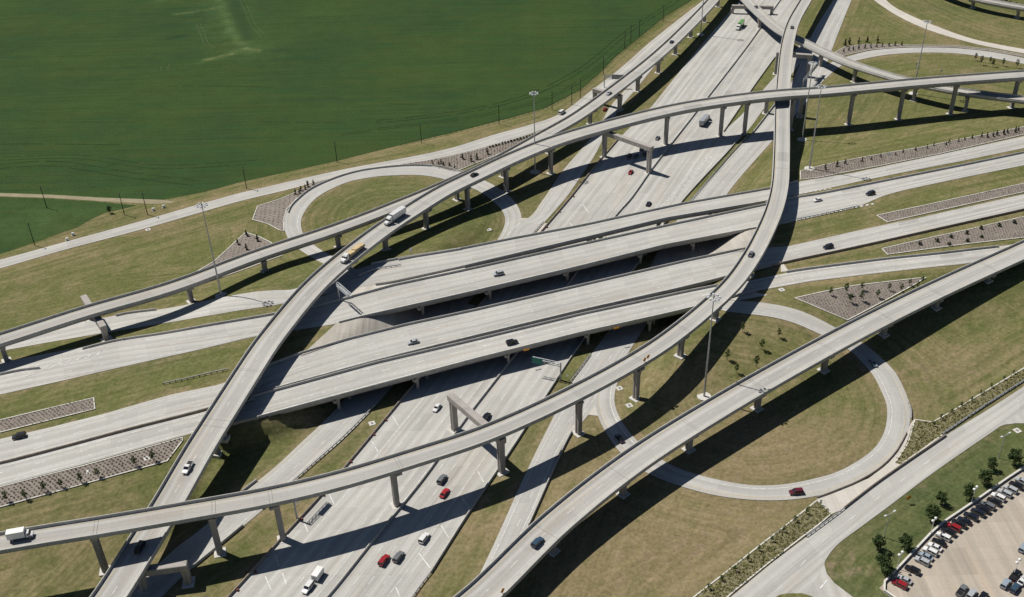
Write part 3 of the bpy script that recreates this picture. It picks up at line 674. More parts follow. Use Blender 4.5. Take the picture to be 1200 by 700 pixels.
# ------------------------------------------------------------------ bridges
def parapet(P, h=0.92, w=0.42, name='parapet', parent=None, mat=None):
    return sweep(name, P, [(-w / 2, 0), (-w / 2, 0.25), (-w / 4, 0.45), (-w / 4, h), (w / 4, h), (w / 4, 0.45), (w / 2, 0.25), (w / 2, 0)], mat or M_PARA, parent)
def pier_part(parent, base, top, w=2.1, d=1.7, flare=1.5, ang=0.0, name='pier'):
    """flared rectangular column with recessed face groove, on a concrete footing"""
    bm = bmesh.new(); H = top - base[2]
    lv = [(-1.0, w, d), (0, w, d), (max(H - 3.0, H * 0.6), w, d), (max(H - 1.2, H * 0.8), w * (1 + (flare - 1) * 0.45), d), (H, w * flare, d * 1.05)]
    rings = []
    for z, a, b in lv:
        c = 0.22; a2, b2 = a / 2, b / 2
        rings.append([bm.verts.new((x, y, z)) for x, y in ((-a2 + c, -b2), (-0.25, -b2), (-0.25, -b2 + 0.14), (0.25, -b2 + 0.14), (0.25, -b2), (a2 - c, -b2), (a2, -b2 + c), (a2, b2 - c), (a2 - c, b2), (0.25, b2), (0.25, b2 - 0.14), (-0.25, b2 - 0.14), (-0.25, b2), (-a2 + c, b2), (-a2, b2 - c), (-a2, -b2 + c))])
    n = len(rings[0])
    for r0, r1 in zip(rings[:-1], rings[1:]):
        for i in range(n): bm.faces.new((r0[i], r0[(i + 1) % n], r1[(i + 1) % n], r1[i]))
    bm.faces.new(rings[-1]); 
    o = bm_obj(name, bm, M_PIER, parent); o.location = tuple(base); o.rotation_euler = (0, 0, ang)
    bm = bmesh.new(); bx(bm, -w * 0.85, w * 0.85, -d * 1.0, d * 1.0, -1.2, 0.22)
    bmesh.ops.bevel(bm, geom=bm.edges[:], offset=0.06, affect='EDGES')
    bm_obj('footing', bm, M_FOOT, o)
    return o
DECKS = {}
def flyover(name, label, ctrl, width, piers=(), straddles=(), gird=1.25, pw=2.0):
    P = np.array([at(x, y, z + 0.92) - np.array([0, 0, 0.92]) for x, y, z in ctrl])
    P = catmull(P, 2.5); P = resample(P, step=3.0); DECKS[name] = P
    root = thing('flyover_bridge', label, 'flyover bridge', P[len(P) // 2] * np.array([1, 1, 0]))
    base = np.array(root.location)
    Q = P - base
    h = width / 2
    prof = [(h, 0), (-h, 0), (-h, -0.34), (-h + 1.15, -0.5), (-h + 1.5, -0.5 - gird), (h - 1.5, -0.5 - gird), (h - 1.15, -0.5), (h, -0.34)]
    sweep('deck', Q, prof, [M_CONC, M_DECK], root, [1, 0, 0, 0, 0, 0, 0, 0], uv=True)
    _, nr = side(Q)
    for sg in (1, -1):
        e = Q.copy(); e[:, :2] += nr * (h - 0.22) * sg; parapet(e, parent=root)
    Pd, Pn = side(P)
    for fr, sgn in ((0.24, 1), (-0.24, 1)):                     # edge lines
        e = P.copy(); e[:, :2] += Pn * width * fr * 1.45; e[:, 2] += 0.03; ribbon(('y_' if fr > 0 else '') + 'deck' + name, e, 0.11)
    if width > 9:
        e = P.copy(); e[:, 2] += 0.03; e = resample(e, step=1.0)
        for i in range(0, len(e) - 4, 12): ribbon('deckdash' + name, e[i:i + 4], 0.18)
    def near(q): 
        i = int(np.argmin(np.hypot(P[:, 0] - q[0], P[:, 1] - q[1]))); return i
    for px, py in piers:
        g = land(px, py); i = near(g); dv = g[:2] - P[i, :2]; L = np.linalg.norm(dv)
        if L > 1.6: g[:2] = P[i, :2] + dv / L * 1.6
        g[2] = ter(g[0], g[1])
        top = P[i, 2] - 0.5 - gird; ang = math.atan2(Pd[i, 1], Pd[i, 0])
        if top - g[2] > 0.8: 
            pier_part(root, g - base, top - base[2] - 0.75, pw, 1.6, 1.35, ang + math.pi / 2)
            bm = bmesh.new(); cw = min(width * 0.34, 3.4)
            M_ = Matrix.Translation(Vector((g[0] * .3 + P[i, 0] * .7, g[1] * .3 + P[i, 1] * .7, top)) - Vector(base)) @ Matrix.Rotation(ang + math.pi / 2, 4, 'Z')
            vs = bx(bm, -cw, cw, -0.95, 0.95, -0.8, 0.06, M=M_)
            bm_obj('pier_cap', bm, M_PIER, root)
        # expansion joint across the deck
        e = np.array([[P[i, 0] + Pn[i, 0] * t, P[i, 1] + Pn[i, 1] * t, P[i, 2] + 0.02] for t in (-h + 0.5, h - 0.5)])
        for dq in (0.0, 0.9): ribbon('j_' + name, e + np.array([Pd[i, 0] * dq, Pd[i, 1] * dq, 0]), 0.09)
    for (a, b, ext) in straddles:
        A_, B_ = land(*a), land(*b); mid = (A_ + B_) / 2; i = near(mid)
        seg = np.array([np.linalg.norm(np.cross(np.append(B_[:2] - A_[:2], 0), np.append(P[k, :2] - A_[:2], 0))) for k in range(max(0, i - 12), min(len(P), i + 13))])
        i = max(0, i - 12) + int(np.argmin(seg))
        top = P[i, 2] - 0.5 - gird
        d = (B_ - A_)[:2]; L = np.linalg.norm(d); ang = math.atan2(d[1], d[0])
        bm = bmesh.new(); M_ = Matrix.Translation(Vector((A_[0], A_[1], top)) - Vector(base)) @ Matrix.Rotation(ang, 4, 'Z')
        bx(bm, -ext[0], L + ext[1], -1.15, 1.15, -2.1, 0.04, M=M_)
        bmesh.ops.bevel(bm, geom=bm.edges[:], offset=0.12, affect='EDGES')
        bm_obj('straddle_beam', bm, M_PIER, root)
        for q in (A_, B_): pier_part(root, q - base, top - 2.1 - base[2], 1.9, 1.9, 1.15, ang)
    return root, P
flyover('F1', 'long S-curved single-lane flyover sweeping from lower left edge up to the top centre', 
        [(-140, 659, 18), (-60, 645, 18), (0, 634, 18), (60, 624, 17.8), (120, 614.5, 17.5), (200, 600.8, 17), (320, 579, 16.3), (400, 560, 16), (480, 536, 15.8), (560, 510, 15.6), (620, 485, 15.5), (680, 456, 15.4), (740, 423.5, 15), (780, 398, 14.8), (829, 359, 14.5), (859, 330, 14.3), (880.5, 300, 14.2), (897, 269, 14), (908, 242, 13.8), (914, 216, 13.7), (916, 180, 13.6), (917, 120, 13.8), (919, 86, 14.2), (923, 50, 14.5), (930, 25, 14.6), (944, 0, 14.6), (968, -40, 14.5), (996, -80, 14.5)],
        7.2, piers=[(123, 668), (258, 648), (332, 632), (465, 592), (678, 508), (745, 467), (797, 417), (838, 374), (878, 323), (921, 215)], straddles=[((533, 504), (588, 553), (1.5, 1.5)), ((897, 133), (937, 137), (1, 1)), ((909, 87), (946, 90), (1, 1.5))])
flyover('F2', 'wide two-lane flyover curving from the bottom left across the middle to the right edge',
        [(60, 790, 8), (95, 740, 8.5), (126, 700, 9), (176, 621, 9.7), (197, 587, 10.2), (233.5, 524, 11.3), (270, 466, 12.3), (306, 410, 12.7), (319, 392, 12.8), (363, 339, 12.9), (395, 309, 13), (448, 268, 13), (480, 247, 13), (520, 222.5, 13.1), (560, 203, 13.4), (600, 184, 13.8), (650, 164, 14.5), (720, 143.5, 15.6), (800, 124.5, 17), (880, 112.5, 18), (920, 108.5, 18.2), (960, 106, 18.2), (1080, 95, 18), (1200, 86, 18), (1300, 79, 18)],
        9.6, piers=[(262, 512), (253, 530), (300, 451), (409, 316), (455, 294), (500, 268), (549, 245.5), (598, 226.5), (649, 206), (783, 170.5), (845, 161.5), (876, 159.5), (938, 166), (997, 148.5), (1055, 142), (1118, 135.5), (1185, 126.5)], straddles=[((708, 184), (760, 203), (0.5, 1.5)), ((170, 690), (221, 683), (1, 1))])
flyover('F3', 'straighter single-lane flyover from left edge past the left loop to the top edge',
        [(-80, 420, 11.5), (0, 396, 11.5), (100, 364, 11.5), (200, 335, 11), (300, 298, 10.3), (400, 264.5, 10), (468, 238.5, 10), (520, 217, 10), (580, 189, 10), (640, 156, 9.8), (676, 135.5, 9.8), (720, 104, 10), (775, 60, 10), (826, 10, 10), (856, -25, 10), (890, -65, 10)],
        7.8, piers=[(8, 423), (222, 351.5), (314, 319), (397, 290), (452, 267), (533, 233), (589, 207), (642, 179), (681, 143), (747, 107), (771, 85.5), (791, 64), (809, 44), (825, 26), (841, 8)], straddles=[((107, 374), (125, 398), (2, 1.2)), ((697, 121), (726, 129), (1, 1))])
flyover('F4', 'straight wide flyover ramp climbing from the bottom centre to the right edge',
        [(430, 800, 6.6), (500, 745, 6.8), (560, 699, 7), (650, 612, 7.6), (741, 540, 8.6), (840, 477, 9.3), (967, 405, 9.4), (1080, 347, 9), (1200, 292, 8.6), (1300, 247, 8.4)],
        9.4, piers=[(648, 646), (730, 579), (807, 527), (887, 479), (965, 434), (1035, 392), (1098, 361), (1158, 331), (1215, 302)])
flyover('F5', 'narrow flyover descending from the top centre and passing under two others to the right',
        [(835, -55, 7), (858, -22, 7), (877, 1, 7), (895, 18.5, 7.2), (916, 35.5, 7.5), (942, 48.5, 7.8), (968, 61, 8), (998, 73.5, 8.5), (1055, 91, 9), (1114, 103.5, 9.5), (1150, 109, 9.6), (1200, 115, 9.6), (1300, 127, 9.6)],
        7.2, piers=[(888, 33), (1000, 96), (1131, 131), (1070, 118), (960, 78)], straddles=[((858, 16), (904, 17), (0.6, 0.8))], gird=1.0, pw=1.7)
flyover('F6', 'short stretch of concrete ramp bridge in the top right corner', [(1060, -40, 7), (1110, -14, 7), (1150, -2, 7), (1180, 4, 7), (1210, 9, 7), (1270, 18, 7)], 7.5, piers=[(1143, 9), (1192, 21), (1095, -10)])

def overpass(rd, label, bents, extra=0.0):
    Lw, Rw, fn, lift, _ = rd
    mid = (Lw + Rw) / 2; S = s_of(mid[:, 0], mid[:, 1]); ok = np.where(np.abs(S) < 60)[0]; a, b = ok[0], ok[-1]
    c = mid[(a + b) // 2]; root = thing('overpass_bridge', label, 'overpass bridge', (c[0], c[1], 0)); base = np.array([c[0], c[1], 0.0])
    vs, fs = [], []
    for i in range(a, b + 1):
        d = Rw[i] - Lw[i]; d = d / np.linalg.norm(d)
        l, r = Lw[i] - d * 0.45, Rw[i] + d * 0.45; z = float(fn(*mid[i])) + lift - 0.07
        for p, dz in ((l, 0), (r, 0), (r, -0.35), (r - d * 0.9, -0.5), (r - d * 0.9, -1.55), (l + d * 0.9, -1.55), (l + d * 0.9, -0.5), (l, -0.35)):
            vs.append((p[0] - base[0], p[1] - base[1], z + dz))
    n = b - a + 1
    for i in range(n - 1):
        for j in range(8): fs.append((i * 8 + j, i * 8 + (j + 1) % 8, (i + 1) * 8 + (j + 1) % 8, (i + 1) * 8 + j))
    fs += [tuple(range(8)), tuple(range((n - 1) * 8, n * 8))[::-1]]
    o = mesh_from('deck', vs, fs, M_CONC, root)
    bm = bmesh.new(); bm.from_mesh(o.data); bmesh.ops.recalc_face_normals(bm, faces=bm.faces[:]); bm.to_mesh(o.data); bm.free()
    for W_, sg in ((Lw, -1), (Rw, 1)):
        d = (Rw - Lw) / np.linalg.norm(Rw - Lw, axis=1)[:, None]
        e = (W_ + d * 0.22 * sg)[max(0, a - 4):b + 5]; e = np.column_stack([e[:, 0] - base[0], e[:, 1] - base[1], fn(e[:, 0], e[:, 1]) + lift - 0.06])
        parapet(e, parent=root)
    for s in bents:
        def cut(W_):
            q = s_of(W_[:, 0], W_[:, 1]); k = int(np.argmin(np.abs(q - s))); return W_[k]
        l, r = cut(Lw), cut(Rw); z = 6.5 - 1.55; d = r - l; L = np.linalg.norm(d); ang = math.atan2(d[1], d[0])
        bm = bmesh.new(); bx(bm, 0.3, L - 0.3, -0.6, 0.6, z - 1.15, z + 0.05, M=Matrix.Translation((l[0] - base[0], l[1] - base[1], 0)) @ Matrix.Rotation(ang, 4, 'Z'))
        bmesh.ops.bevel(bm, geom=bm.edges[:], offset=0.08, affect='EDGES')
        bm_obj('bent_cap', bm, M_PIER, root)
        for t in ((0.14, 0.5, 0.86) if L > 14 else (0.16, 0.84)):
            p = l + d * t; bm = bmesh.new(); tube(bm, (0, 0, -0.5), (0, 0, z - 1.1), 0.55, 0.55, 12)
            q = bm_obj('column', bm, M_PIER, root); q.location = (p[0] - base[0], p[1] - base[1], 0)
BT = (-41.0, -22.5, -0.8, 20.5, 38.5)
overpass(E1, 'uppermost and narrowest of the four parallel overpass bridges over the freeway', BT)
overpass(E2, 'second overpass bridge from the top carrying the far wide carriageway', BT)
overpass(E3, 'third overpass bridge from the top, the widest in the middle of the photo', BT)
overpass(E4, 'lowest of the four parallel overpass bridges, with dotted lane line', BT)

Lw_, Rw_ = E4[0], E4[1]
_q = at(246, 505, 6.0)[:2]; _i0 = int(np.argmin(np.hypot(Rw_[:, 0] - _q[0], Rw_[:, 1] - _q[1]))); _q = at(306, 489, 6.5)[:2]; _i1 = int(np.argmin(np.hypot(Rw_[:, 0] - _q[0], Rw_[:, 1] - _q[1])))
_P = Rw_[min(_i0, _i1):max(_i0, _i1) + 1]; _d = (Rw_ - Lw_)[min(_i0, _i1):max(_i0, _i1) + 1]; _P = _P + _d / np.linalg.norm(_d, axis=1)[:, None] * 0.3
_Z = emb(_P[:, 0] * 0 + (Lw_[min(_i0, _i1):max(_i0, _i1) + 1, 0]), Lw_[min(_i0, _i1):max(_i0, _i1) + 1, 1]) + 0.95
_c = np.array([_P[0, 0], _P[0, 1], 0.0])
_w = sweep('retaining_wall', np.column_stack([_P, _Z]) - _c, [(-0.25, -8.5), (-0.25, 0), (0.25, 0), (0.25, -8.5)], M_CONC); _w.location = tuple(_c); tag(_w, 'concrete retaining wall beside the lowest overpass under the left flyover', 'retaining wall')

# ------------------------------------------------------------------ barriers and guardrails
def barrier(pts, label, fn=ter, h=0.85, mat=None, world=None, lift=0.1, w=0.5):
    P = np.array([land(x, y, fn) for x, y in pts]) if world is None else world
    P = catmull(P[:, :2], 3.0); P = resample(P, step=3.0)
    Z = fn(P[:, 0], P[:, 1]) + lift; c = np.array([P[len(P) // 2, 0], P[len(P) // 2, 1], 0])
    o = parapet(np.column_stack([P, Z]) - c, h, w, 'concrete_barrier', None, mat)
    o.location = tuple(c); return tag(o, label, 'barrier')
def guardrail(pts, label, fn=ter, lift=0.1):
    P = catmull(np.array([land(x, y, fn) for x, y in pts])[:, :2], 2.0); P = resample(P, step=1.9); c = np.append(P[len(P) // 2], 0)
    bm = bmesh.new(); d, nr = side(P)
    for i in range(len(P) - 1):
        z0, z1 = float(fn(*P[i])) + lift, float(fn(*P[i + 1])) + lift
        a, b = P[i] - c[:2], P[i + 1] - c[:2]; n = nr[i] * 0.06
        for dz0, dz1 in ((0.45, 0.58), (0.62, 0.76)):
            v = [bm.verts.new((a[0] + n[0], a[1] + n[1], z0 + dz0)), bm.verts.new((b[0] + n[0], b[1] + n[1], z1 + dz0)), bm.verts.new((b[0] + n[0] * 2, b[1] + n[1] * 2, z1 + dz1)), bm.verts.new((a[0] + n[0] * 2, a[1] + n[1] * 2, z0 + dz1))]
            bm.faces.new(v); u = [bm.verts.new(q.co - Vector((n[0] * 3, n[1] * 3, 0))) for q in v]; bm.faces.new(u[::-1]); bm.faces.new((v[3], v[2], u[2], u[3]))
        bx(bm, a[0] - 0.1, a[0] + 0.1, a[1] - 0.1, a[1] + 0.1, z0 - 0.2, z0 + 0.75, 1)
    o = bm_obj('guardrail', bm, [M_STEEL, M_WOOD]); o.location = tuple(c); return tag(o, label, 'guardrail')
barrier([(348, 740), (386, 699), (438, 634), (498, 560), (546, 492), (586, 440), (640, 370), (690, 300), (720, 256), (740, 233), (764, 199), (816, 132), (872, 60), (890, 35), (912, 4), (930, -22)], 'long median barrier down the middle of the lower freeway')
barrier([(230, 740), (270, 699), (325, 638), (378, 580), (400, 554), (470, 470), (550, 373), (633, 274), (668, 233), (699, 194), (728, 160)], 'concrete barrier along the left edge of the lower freeway', mat=M_BROWNB)
barrier([(505, 672), (552, 598), (598, 530), (642, 462), (676, 410), (740, 320), (797, 240), (858, 173), (871, 156)], 'concrete barrier along the right edge of the lower freeway')
barrier([(848, 155), (869, 124), (880, 107), (892, 90), (908, 68)], 'short barrier beside the upper grass strip right of the freeway')
barrier([(881, 158), (895, 140), (908, 123), (922, 105)], 'short barrier right of the lower grass strip beside the upper frontage ramp', lift=0.16)
barrier([(216, 672), (228, 664), (262, 636), (285, 617)], 'concrete barrier on the right side of the lower left frontage ramp')
barrier([(284, 577), (292, 572), (301, 564)], 'short barrier stub above the lower left flyover on the frontage ramp')
barrier([(620, 616), (636, 580), (653, 541), (664, 518), (670, 507)], 'dark barrier on the right side of the lower right frontage ramp')
barrier([(-40, 552), (0, 544), (70, 526), (150, 504.5), (236, 482.5), (316, 459.5)], 'median barrier between the two lower left carriageways', fn=emb, lift=0.12, mat=M_BROWNB, w=0.8)
barrier([(97, 410), (133, 401), (230, 385), (310, 371), (370, 360), (413, 349)], 'barrier along the top of the upper left wide carriageway', fn=emb, lift=0.12)
barrier([(-40, 449), (0, 440), (25, 435), (47, 432.5)], 'short barrier end at the left edge in the merging gore', fn=emb, lift=0.14)
barrier([(897, 239), (934, 232), (960, 228), (1000, 220), (1040, 212), (1120, 196), (1200, 179.5), (1260, 167)], 'barrier between the two upper right carriageways', fn=emb, lift=0.12)
barrier([(844, 327), (916, 309.5), (1000, 291.5), (1080, 273.5), (1200, 246.5), (1260, 232)], 'barrier along the lower side of the middle right carriageway', fn=emb, lift=0.12, mat=M_BROWNB)
barrier([(921, 320), (933, 318), (1033, 305), (1100, 298), (1170, 290)], 'barrier on top side of the right ramp heading under the wide flyover', fn=emb, lift=0.12)
barrier([(338, 250), (341, 243), (349, 234.5), (364, 222.5), (390, 210.5), (420, 201.5), (460, 196), (490, 194.5), (520, 197), (550, 204.5)], 'curved barrier around the outside of the left loop ramp')
barrier([(957, 584), (970, 579.5), (985, 573.5), (1000, 567.5), (1018, 558), (1036, 545), (1052, 527), (1062, 508)], 'brown stained curved barrier around the outside of the right loop ramp', mat=M_BROWNB, h=0.6)
barrier([(989, 596.5), (1024, 569.5), (1066, 540), (1108, 511.5)], 'straight barrier between the paved gore and the lower right service road', lift=0.14, mat=M_BROWNB)
barrier([(467, 305.5), (485, 302), (510, 298), (540, 293)], 'barrier on the loop side where the left loop joins the top overpass', fn=emb, lift=0.12)
barrier([(136, 371), (147, 368.5), (165, 366), (183, 364)], 'short barrier beside the upper left ramp under the flyover', fn=emb, lift=0.12)
guardrail([(945, 630), (960, 619), (975, 608), (990, 596.5)], 'steel guardrail on posts along the left of the lower right service road')
guardrail([(308, 597), (366, 546), (402, 514), (440, 476)], 'steel guardrail along the right side of the lower left frontage ramp')
guardrail([(668, 449), (680, 433), (692, 416.5)], 'short guardrail by the green sign between freeway and right frontage ramp')
guardrail([(463, 734), (485, 699), (505, 672)], 'guardrail end at the lower right edge of the freeway')
guardrail([(625, 275), (631, 268), (637, 261.5)], 'short guardrail in the nose beside the left loop exit')
guardrail([(1064.5, 474), (1067.5, 482), (1067.5, 492)], 'short blue-grey guardrail on the outside of the right loop')
guardrail([(192, 451), (220, 445), (245, 439), (268, 434)], 'white low guardrail on the grass left of the flyover', fn=emb)
guardrail([(934, 258.5), (970, 251), (1006, 243)], 'guardrail at the lower edge of the upper right carriageway', fn=emb)
guardrail([(1104, 510), (1150, 479), (1200, 447), (1260, 410)], 'thin rail along the left of the service road at the right edge')
guardrail([(808, 238), (858, 180), (877, 160)], 'guardrail between the lower grass strip and right frontage ramp')
guardrail([(420, 325), (440, 317), (470, 312)], 'bent guardrail on the ramp just right of the flatbed truck flyover', fn=emb)

# ------------------------------------------------------------------ planting beds
BEDS = {}
def bed(key, poly, label, fn=ter, mat=None, curb=True, lift=0.16):
    root = thing('planting_bed', label, 'planting bed')
    o, B = drape('mulch', poly, fn, lift, mat or M_MULCH, 4.0, parent=root, kind=None); BEDS[key] = (B, fn, lift)
    if curb:
        P = np.vstack([B, B[:1]]); Z = fn(P[:, 0], P[:, 1]) + lift - 0.05
        sweep('curb', np.column_stack([P, Z]), [(-0.18, 0), (-0.18, 0.22), (0.18, 0.22), (0.18, 0)], M_CURB, root)
    return root
bed('P1', [(-40, 503), (0, 493), (110, 467), (111.5, 480), (0, 507.5), (-40, 517)], 'grey mulch bed dotted with shrubs, enclosed by white curb above the black car', emb)
bed('P2', [(-40, 582), (0, 571.5), (100, 546), (160, 529), (214, 513.5), (214, 517), (196, 541), (120, 562), (60, 578.5), (0, 595), (-40, 606)], 'long mulch bed with rows of shrubs and saplings along lower left carriageway', emb)
bed('P3', [(302, 242), (325, 235), (340, 229), (368, 215.5), (398, 206.5), (390, 209.5), (364, 221.5), (347, 234), (336, 246), (332, 259), (333, 272), (327, 270), (314, 263), (296, 258)], 'kite-shaped mulch bed at the outside of the left loop')
bed('P4', [(288, 273), (304, 278), (318, 285), (331, 300), (290, 315), (240, 332), (180, 351), (220, 325), (251, 307)], 'triangular white-edged bed with four dark conifers beneath the left flyover')
bed('P5', [(462, 194.5), (520, 186), (576, 172.5), (624, 158.5), (652, 146), (620, 166), (575, 185), (545, 197), (533, 202), (500, 194)], 'long wedge-shaped bed of shrubs between frontage road and left flyover')
bed('P6', [(938, 201), (960, 195), (1010, 185), (1080, 173), (1140, 161), (1200, 149), (1260, 136), (1260, 145), (1200, 158), (1100, 181), (1030, 195), (960, 208.5), (938, 211)], 'long mulch strip with a row of junipers along the upper right carriageway', emb)
bed('P7', [(1027.5, 253), (1080, 242), (1144, 228), (1200, 215.5), (1260, 202), (1260, 212), (1200, 225.5), (1120, 243), (1040, 261)], 'white-edged brown mulch strip on the grass between the right carriageways', emb)
bed('P8', [(1033.5, 292), (1133, 270), (1200, 254.5), (1260, 241), (1260, 268), (1200, 279), (1133, 286.5), (1040, 299)], 'wider mulch strip with small bushes below the middle right carriageway', emb)
bed('P9', [(931.5, 350), (960, 343.5), (1000, 335.5), (1078, 326.5), (1085, 326), (1070, 335), (1035, 354), (993, 376), (960, 362)], 'triangular mulch bed with saplings tucked against the wide right flyover', ter)
bed('P10', [(957.5, 587), (974, 603), (960, 615), (944, 627), (900, 661), (862, 692), (830, 720), (790, 720), (815, 699), (850, 672), (880, 648), (924, 614)], 'yellow-green ground cover bed along the left of the service road, lower part', mat=M_COVERBED)
bed('P11', [(1072, 492.5), (1093, 495.5), (1120, 480), (1160, 456), (1200, 432), (1260, 395), (1260, 408), (1200, 447), (1150, 479), (1106, 509), (1080, 528), (1058, 543), (1050, 541), (1064, 520)], 'yellow-green ground cover bed along the service road at the right edge', mat=M_COVERBED)
bed('P12', [(978, 62), (990, 55.5), (1014, 52.5), (1056, 53), (1120, 54), (1160, 58), (1200, 65), (1260, 78), (1260, 81), (1200, 67), (1160, 60), (1120, 56), (1060, 55.5), (1020, 58.8), (1000, 63), (988, 66)], 'thin curved mulch bed with conifers above the upper right loop ramp')

def clump_verts(r, h, n, seed, squash=1.0):
    """leafy clump: many small tilted leaf quads through a dome"""
    g = random.Random(seed); vs, fs = [], []
    for _ in range(n):
        a = g.random() * 2 * math.pi; q = g.random() ** 0.5; z = g.random()
        rr = r * q * math.sqrt(max(0.05, 1 - (z - 0.25) ** 2 * 1.2))
        c = Vector((rr * math.cos(a), rr * math.sin(a), h * z))
        s = r * g.uniform(0.22, 0.5); u = Vector((g.uniform(-1, 1), g.uniform(-1, 1), g.uniform(-.6, .6))).normalized(); v = u.cross(Vector((g.uniform(-1, 1), g.uniform(-1, 1), g.uniform(0.2, 1)))).normalized()
        b = len(vs); vs += [c + u * s, c + v * s * 0.7, c - u * s, c - v * s * 0.7]; fs.append((b, b + 1, b + 2, b + 3))
    return vs, fs
def clump_mesh(name, r, h, n, seed, mat):
    vs, fs = clump_verts(r, h, n, seed); me = bpy.data.meshes.new(name); me.from_pydata([tuple(v) for v in vs], [], fs); me.materials.append(mat); return me
SHR = [clump_mesh('shrub', 0.34, 0.42, 18, s, M_SHRUB) for s in range(5)]
def bed_points(key, du, dv, jit, dirn=None):
    B, fn, lift = BEDS[key]; d = np.array(dirn if dirn is not None else EW_U); d = d / np.linalg.norm(d); n = np.array([-d[1], d[0]])
    c = B.mean(0); pts = []
    R_ = np.abs(B - c).sum(1).max() + 5
    for i, a in enumerate(np.arange(-R_, R_, du)):
        for j, b in enumerate(np.arange(-R_, R_, dv)):
            p = c + d * (a + (0.5 * du if j % 2 else 0)) + n * b + np.array([random.uniform(-jit, jit), random.uniform(-jit, jit)])
            if inside_poly(B, p[0], p[1]): pts.append((p[0], p[1], float(fn(p[0], p[1])) + lift))
    return pts
pts = [(p, 'P2') for p in bed_points('P2', 1.25, 1.2, 0.1, at(216, 511)[:2] - at(0, 570)[:2])] + [(p, 'P1') for p in bed_points('P1', 1.2, 1.15, 0.1, at(110, 467)[:2] - at(0, 493)[:2])]
pts.sort(key=lambda q: math.dist(q[0], (0, 0, HC)))
for p, key in pts[:300]:
    o = link('shrub', random.choice(SHR)); o.location = p; o.rotation_euler = (0, 0, random.uniform(0, 6)); s = random.uniform(0.75, 1.15); o.scale = (s, s, s)
    tag(o, 'low dark shrub planted in staggered rows in the long lower left mulch bed' if key == 'P2' else 'low dark shrub planted in rows in the short white-curbed bed', 'shrub', 'shrubs in the long lower left bed' if key == 'P2' else 'shrubs in the short white-curbed bed')
def scatter_stuff(name, pts, r, h, n, mat, label):
    vs, fs = [], []
    for i, p in enumerate(pts):
        v, f = clump_verts(r * random.uniform(0.7, 1.2), h * random.uniform(0.7, 1.2), n, i); b = len(vs)
        vs += [q + Vector(p) for q in v]; fs += [tuple(k + b for k in t) for t in f]
    o = mesh_from(name, vs, fs, mat); return tag(o, label, 'ground cover', None, 'stuff')
rest = [p for p, k in pts[300:]]
if rest: scatter_stuff('shrub_rows', rest, 0.34, 0.42, 12, M_SHRUB, 'remaining rows of small dark shrubs in the left mulch beds')
for key, du, dv, r, h, n, mt, lb in (('P3', 2.3, 2.0, 0.4, 0.3, 9, M_SHRUB, 'sparse dark ground cover in the kite-shaped bed by the left loop'),
        ('P4', 2.0, 1.5, 0.35, 0.3, 8, M_PALEC, 'pale ground cover in the triangular bed beneath the left flyover'),
        ('P5', 1.7, 1.2, 0.45, 0.5, 9, M_PALEC, 'pale rows of ground cover in the long wedge-shaped bed'),
        ('P6', 1.25, 0.95, 0.38, 0.3, 7, M_SHRUB, 'fine rows of ground cover in the upper right mulch strip'),
        ('P7', 1.25, 0.95, 0.36, 0.3, 7, M_SHRUB, 'fine rows of ground cover in the white-edged right strip'),
        ('P8', 1.3, 1.0, 0.36, 0.3, 7, M_SHRUB, 'fine rows of ground cover in the wider right mulch strip'),
        ('P9', 1.3, 1.1, 0.34, 0.3, 8, M_SHRUB, 'rows of ground cover in the triangular bed by the wide flyover'),
        ('P10', 1.05, 0.95, 0.55, 0.45, 13, M_COVER, 'dense yellow-green ground cover in the lower service road bed'),
        ('P11', 1.05, 0.95, 0.55, 0.45, 13, M_COVER, 'dense yellow-green ground cover in the right edge service road bed'),
        ('P12', 2.0, 1.2, 0.35, 0.3, 6, M_SHRUB, 'sparse ground cover in the thin curved bed by the upper loop')):
    scatter_stuff('ground_cover', bed_points(key, du, dv, 0.18 if key not in ('P10', 'P11') else 0.4, None if key in ('P6', 'P7', 'P8') else (0.8, 0.6)), r, h, n, mt, lb)

# ------------------------------------------------------------------ trees
def crown_mesh(name, H0, H1, R, n, seed, mat, shape='round', leaf=0.28):
    """leaf clumps gathered on a few limbs, so that the crown has gaps and an uneven edge"""
    g = random.Random(seed); vs, fs = [], []; hubs = []
    k = 9 if shape == 'round' else 7
    for i in range(k):
        t = (i + 0.5) / k; a = i * 2.4 + g.uniform(-.5, .5)
        rr = R * (0.62 * math.sin(math.pi * (0.15 + 0.75 * t))) if shape == 'round' else R * 0.55 * (1 - t)
        hubs.append((Vector((rr * math.cos(a), rr * math.sin(a), H0 + (H1 - H0) * t)), R * (g.uniform(0.38, 0.62) if shape == 'round' else (0.55 * (1 - t) + 0.12))))
    for _ in range(n):
        c, r = g.choice(hubs); d = Vector((g.gauss(0, 1), g.gauss(0, 1), g.gauss(0, 0.8))).normalized() * r * g.random() ** 0.4
        p = c + d; s = leaf * g.uniform(0.6, 1.4)
        u = Vector((g.uniform(-1, 1), g.uniform(-1, 1), g.uniform(-.7, .7))).normalized(); v = u.cross(Vector((g.uniform(-1, 1), g.uniform(-1, 1), g.uniform(0, 1)))).normalized()
        b = len(vs); vs += [p + u * s, p + v * s * 0.6, p - u * s, p - v * s * 0.6]; fs.append((b, b + 1, b + 2, b + 3))
    me = bpy.data.meshes.new(name); me.from_pydata([tuple(v) for v in vs], [], fs); me.materials.append(mat)
    return me, hubs
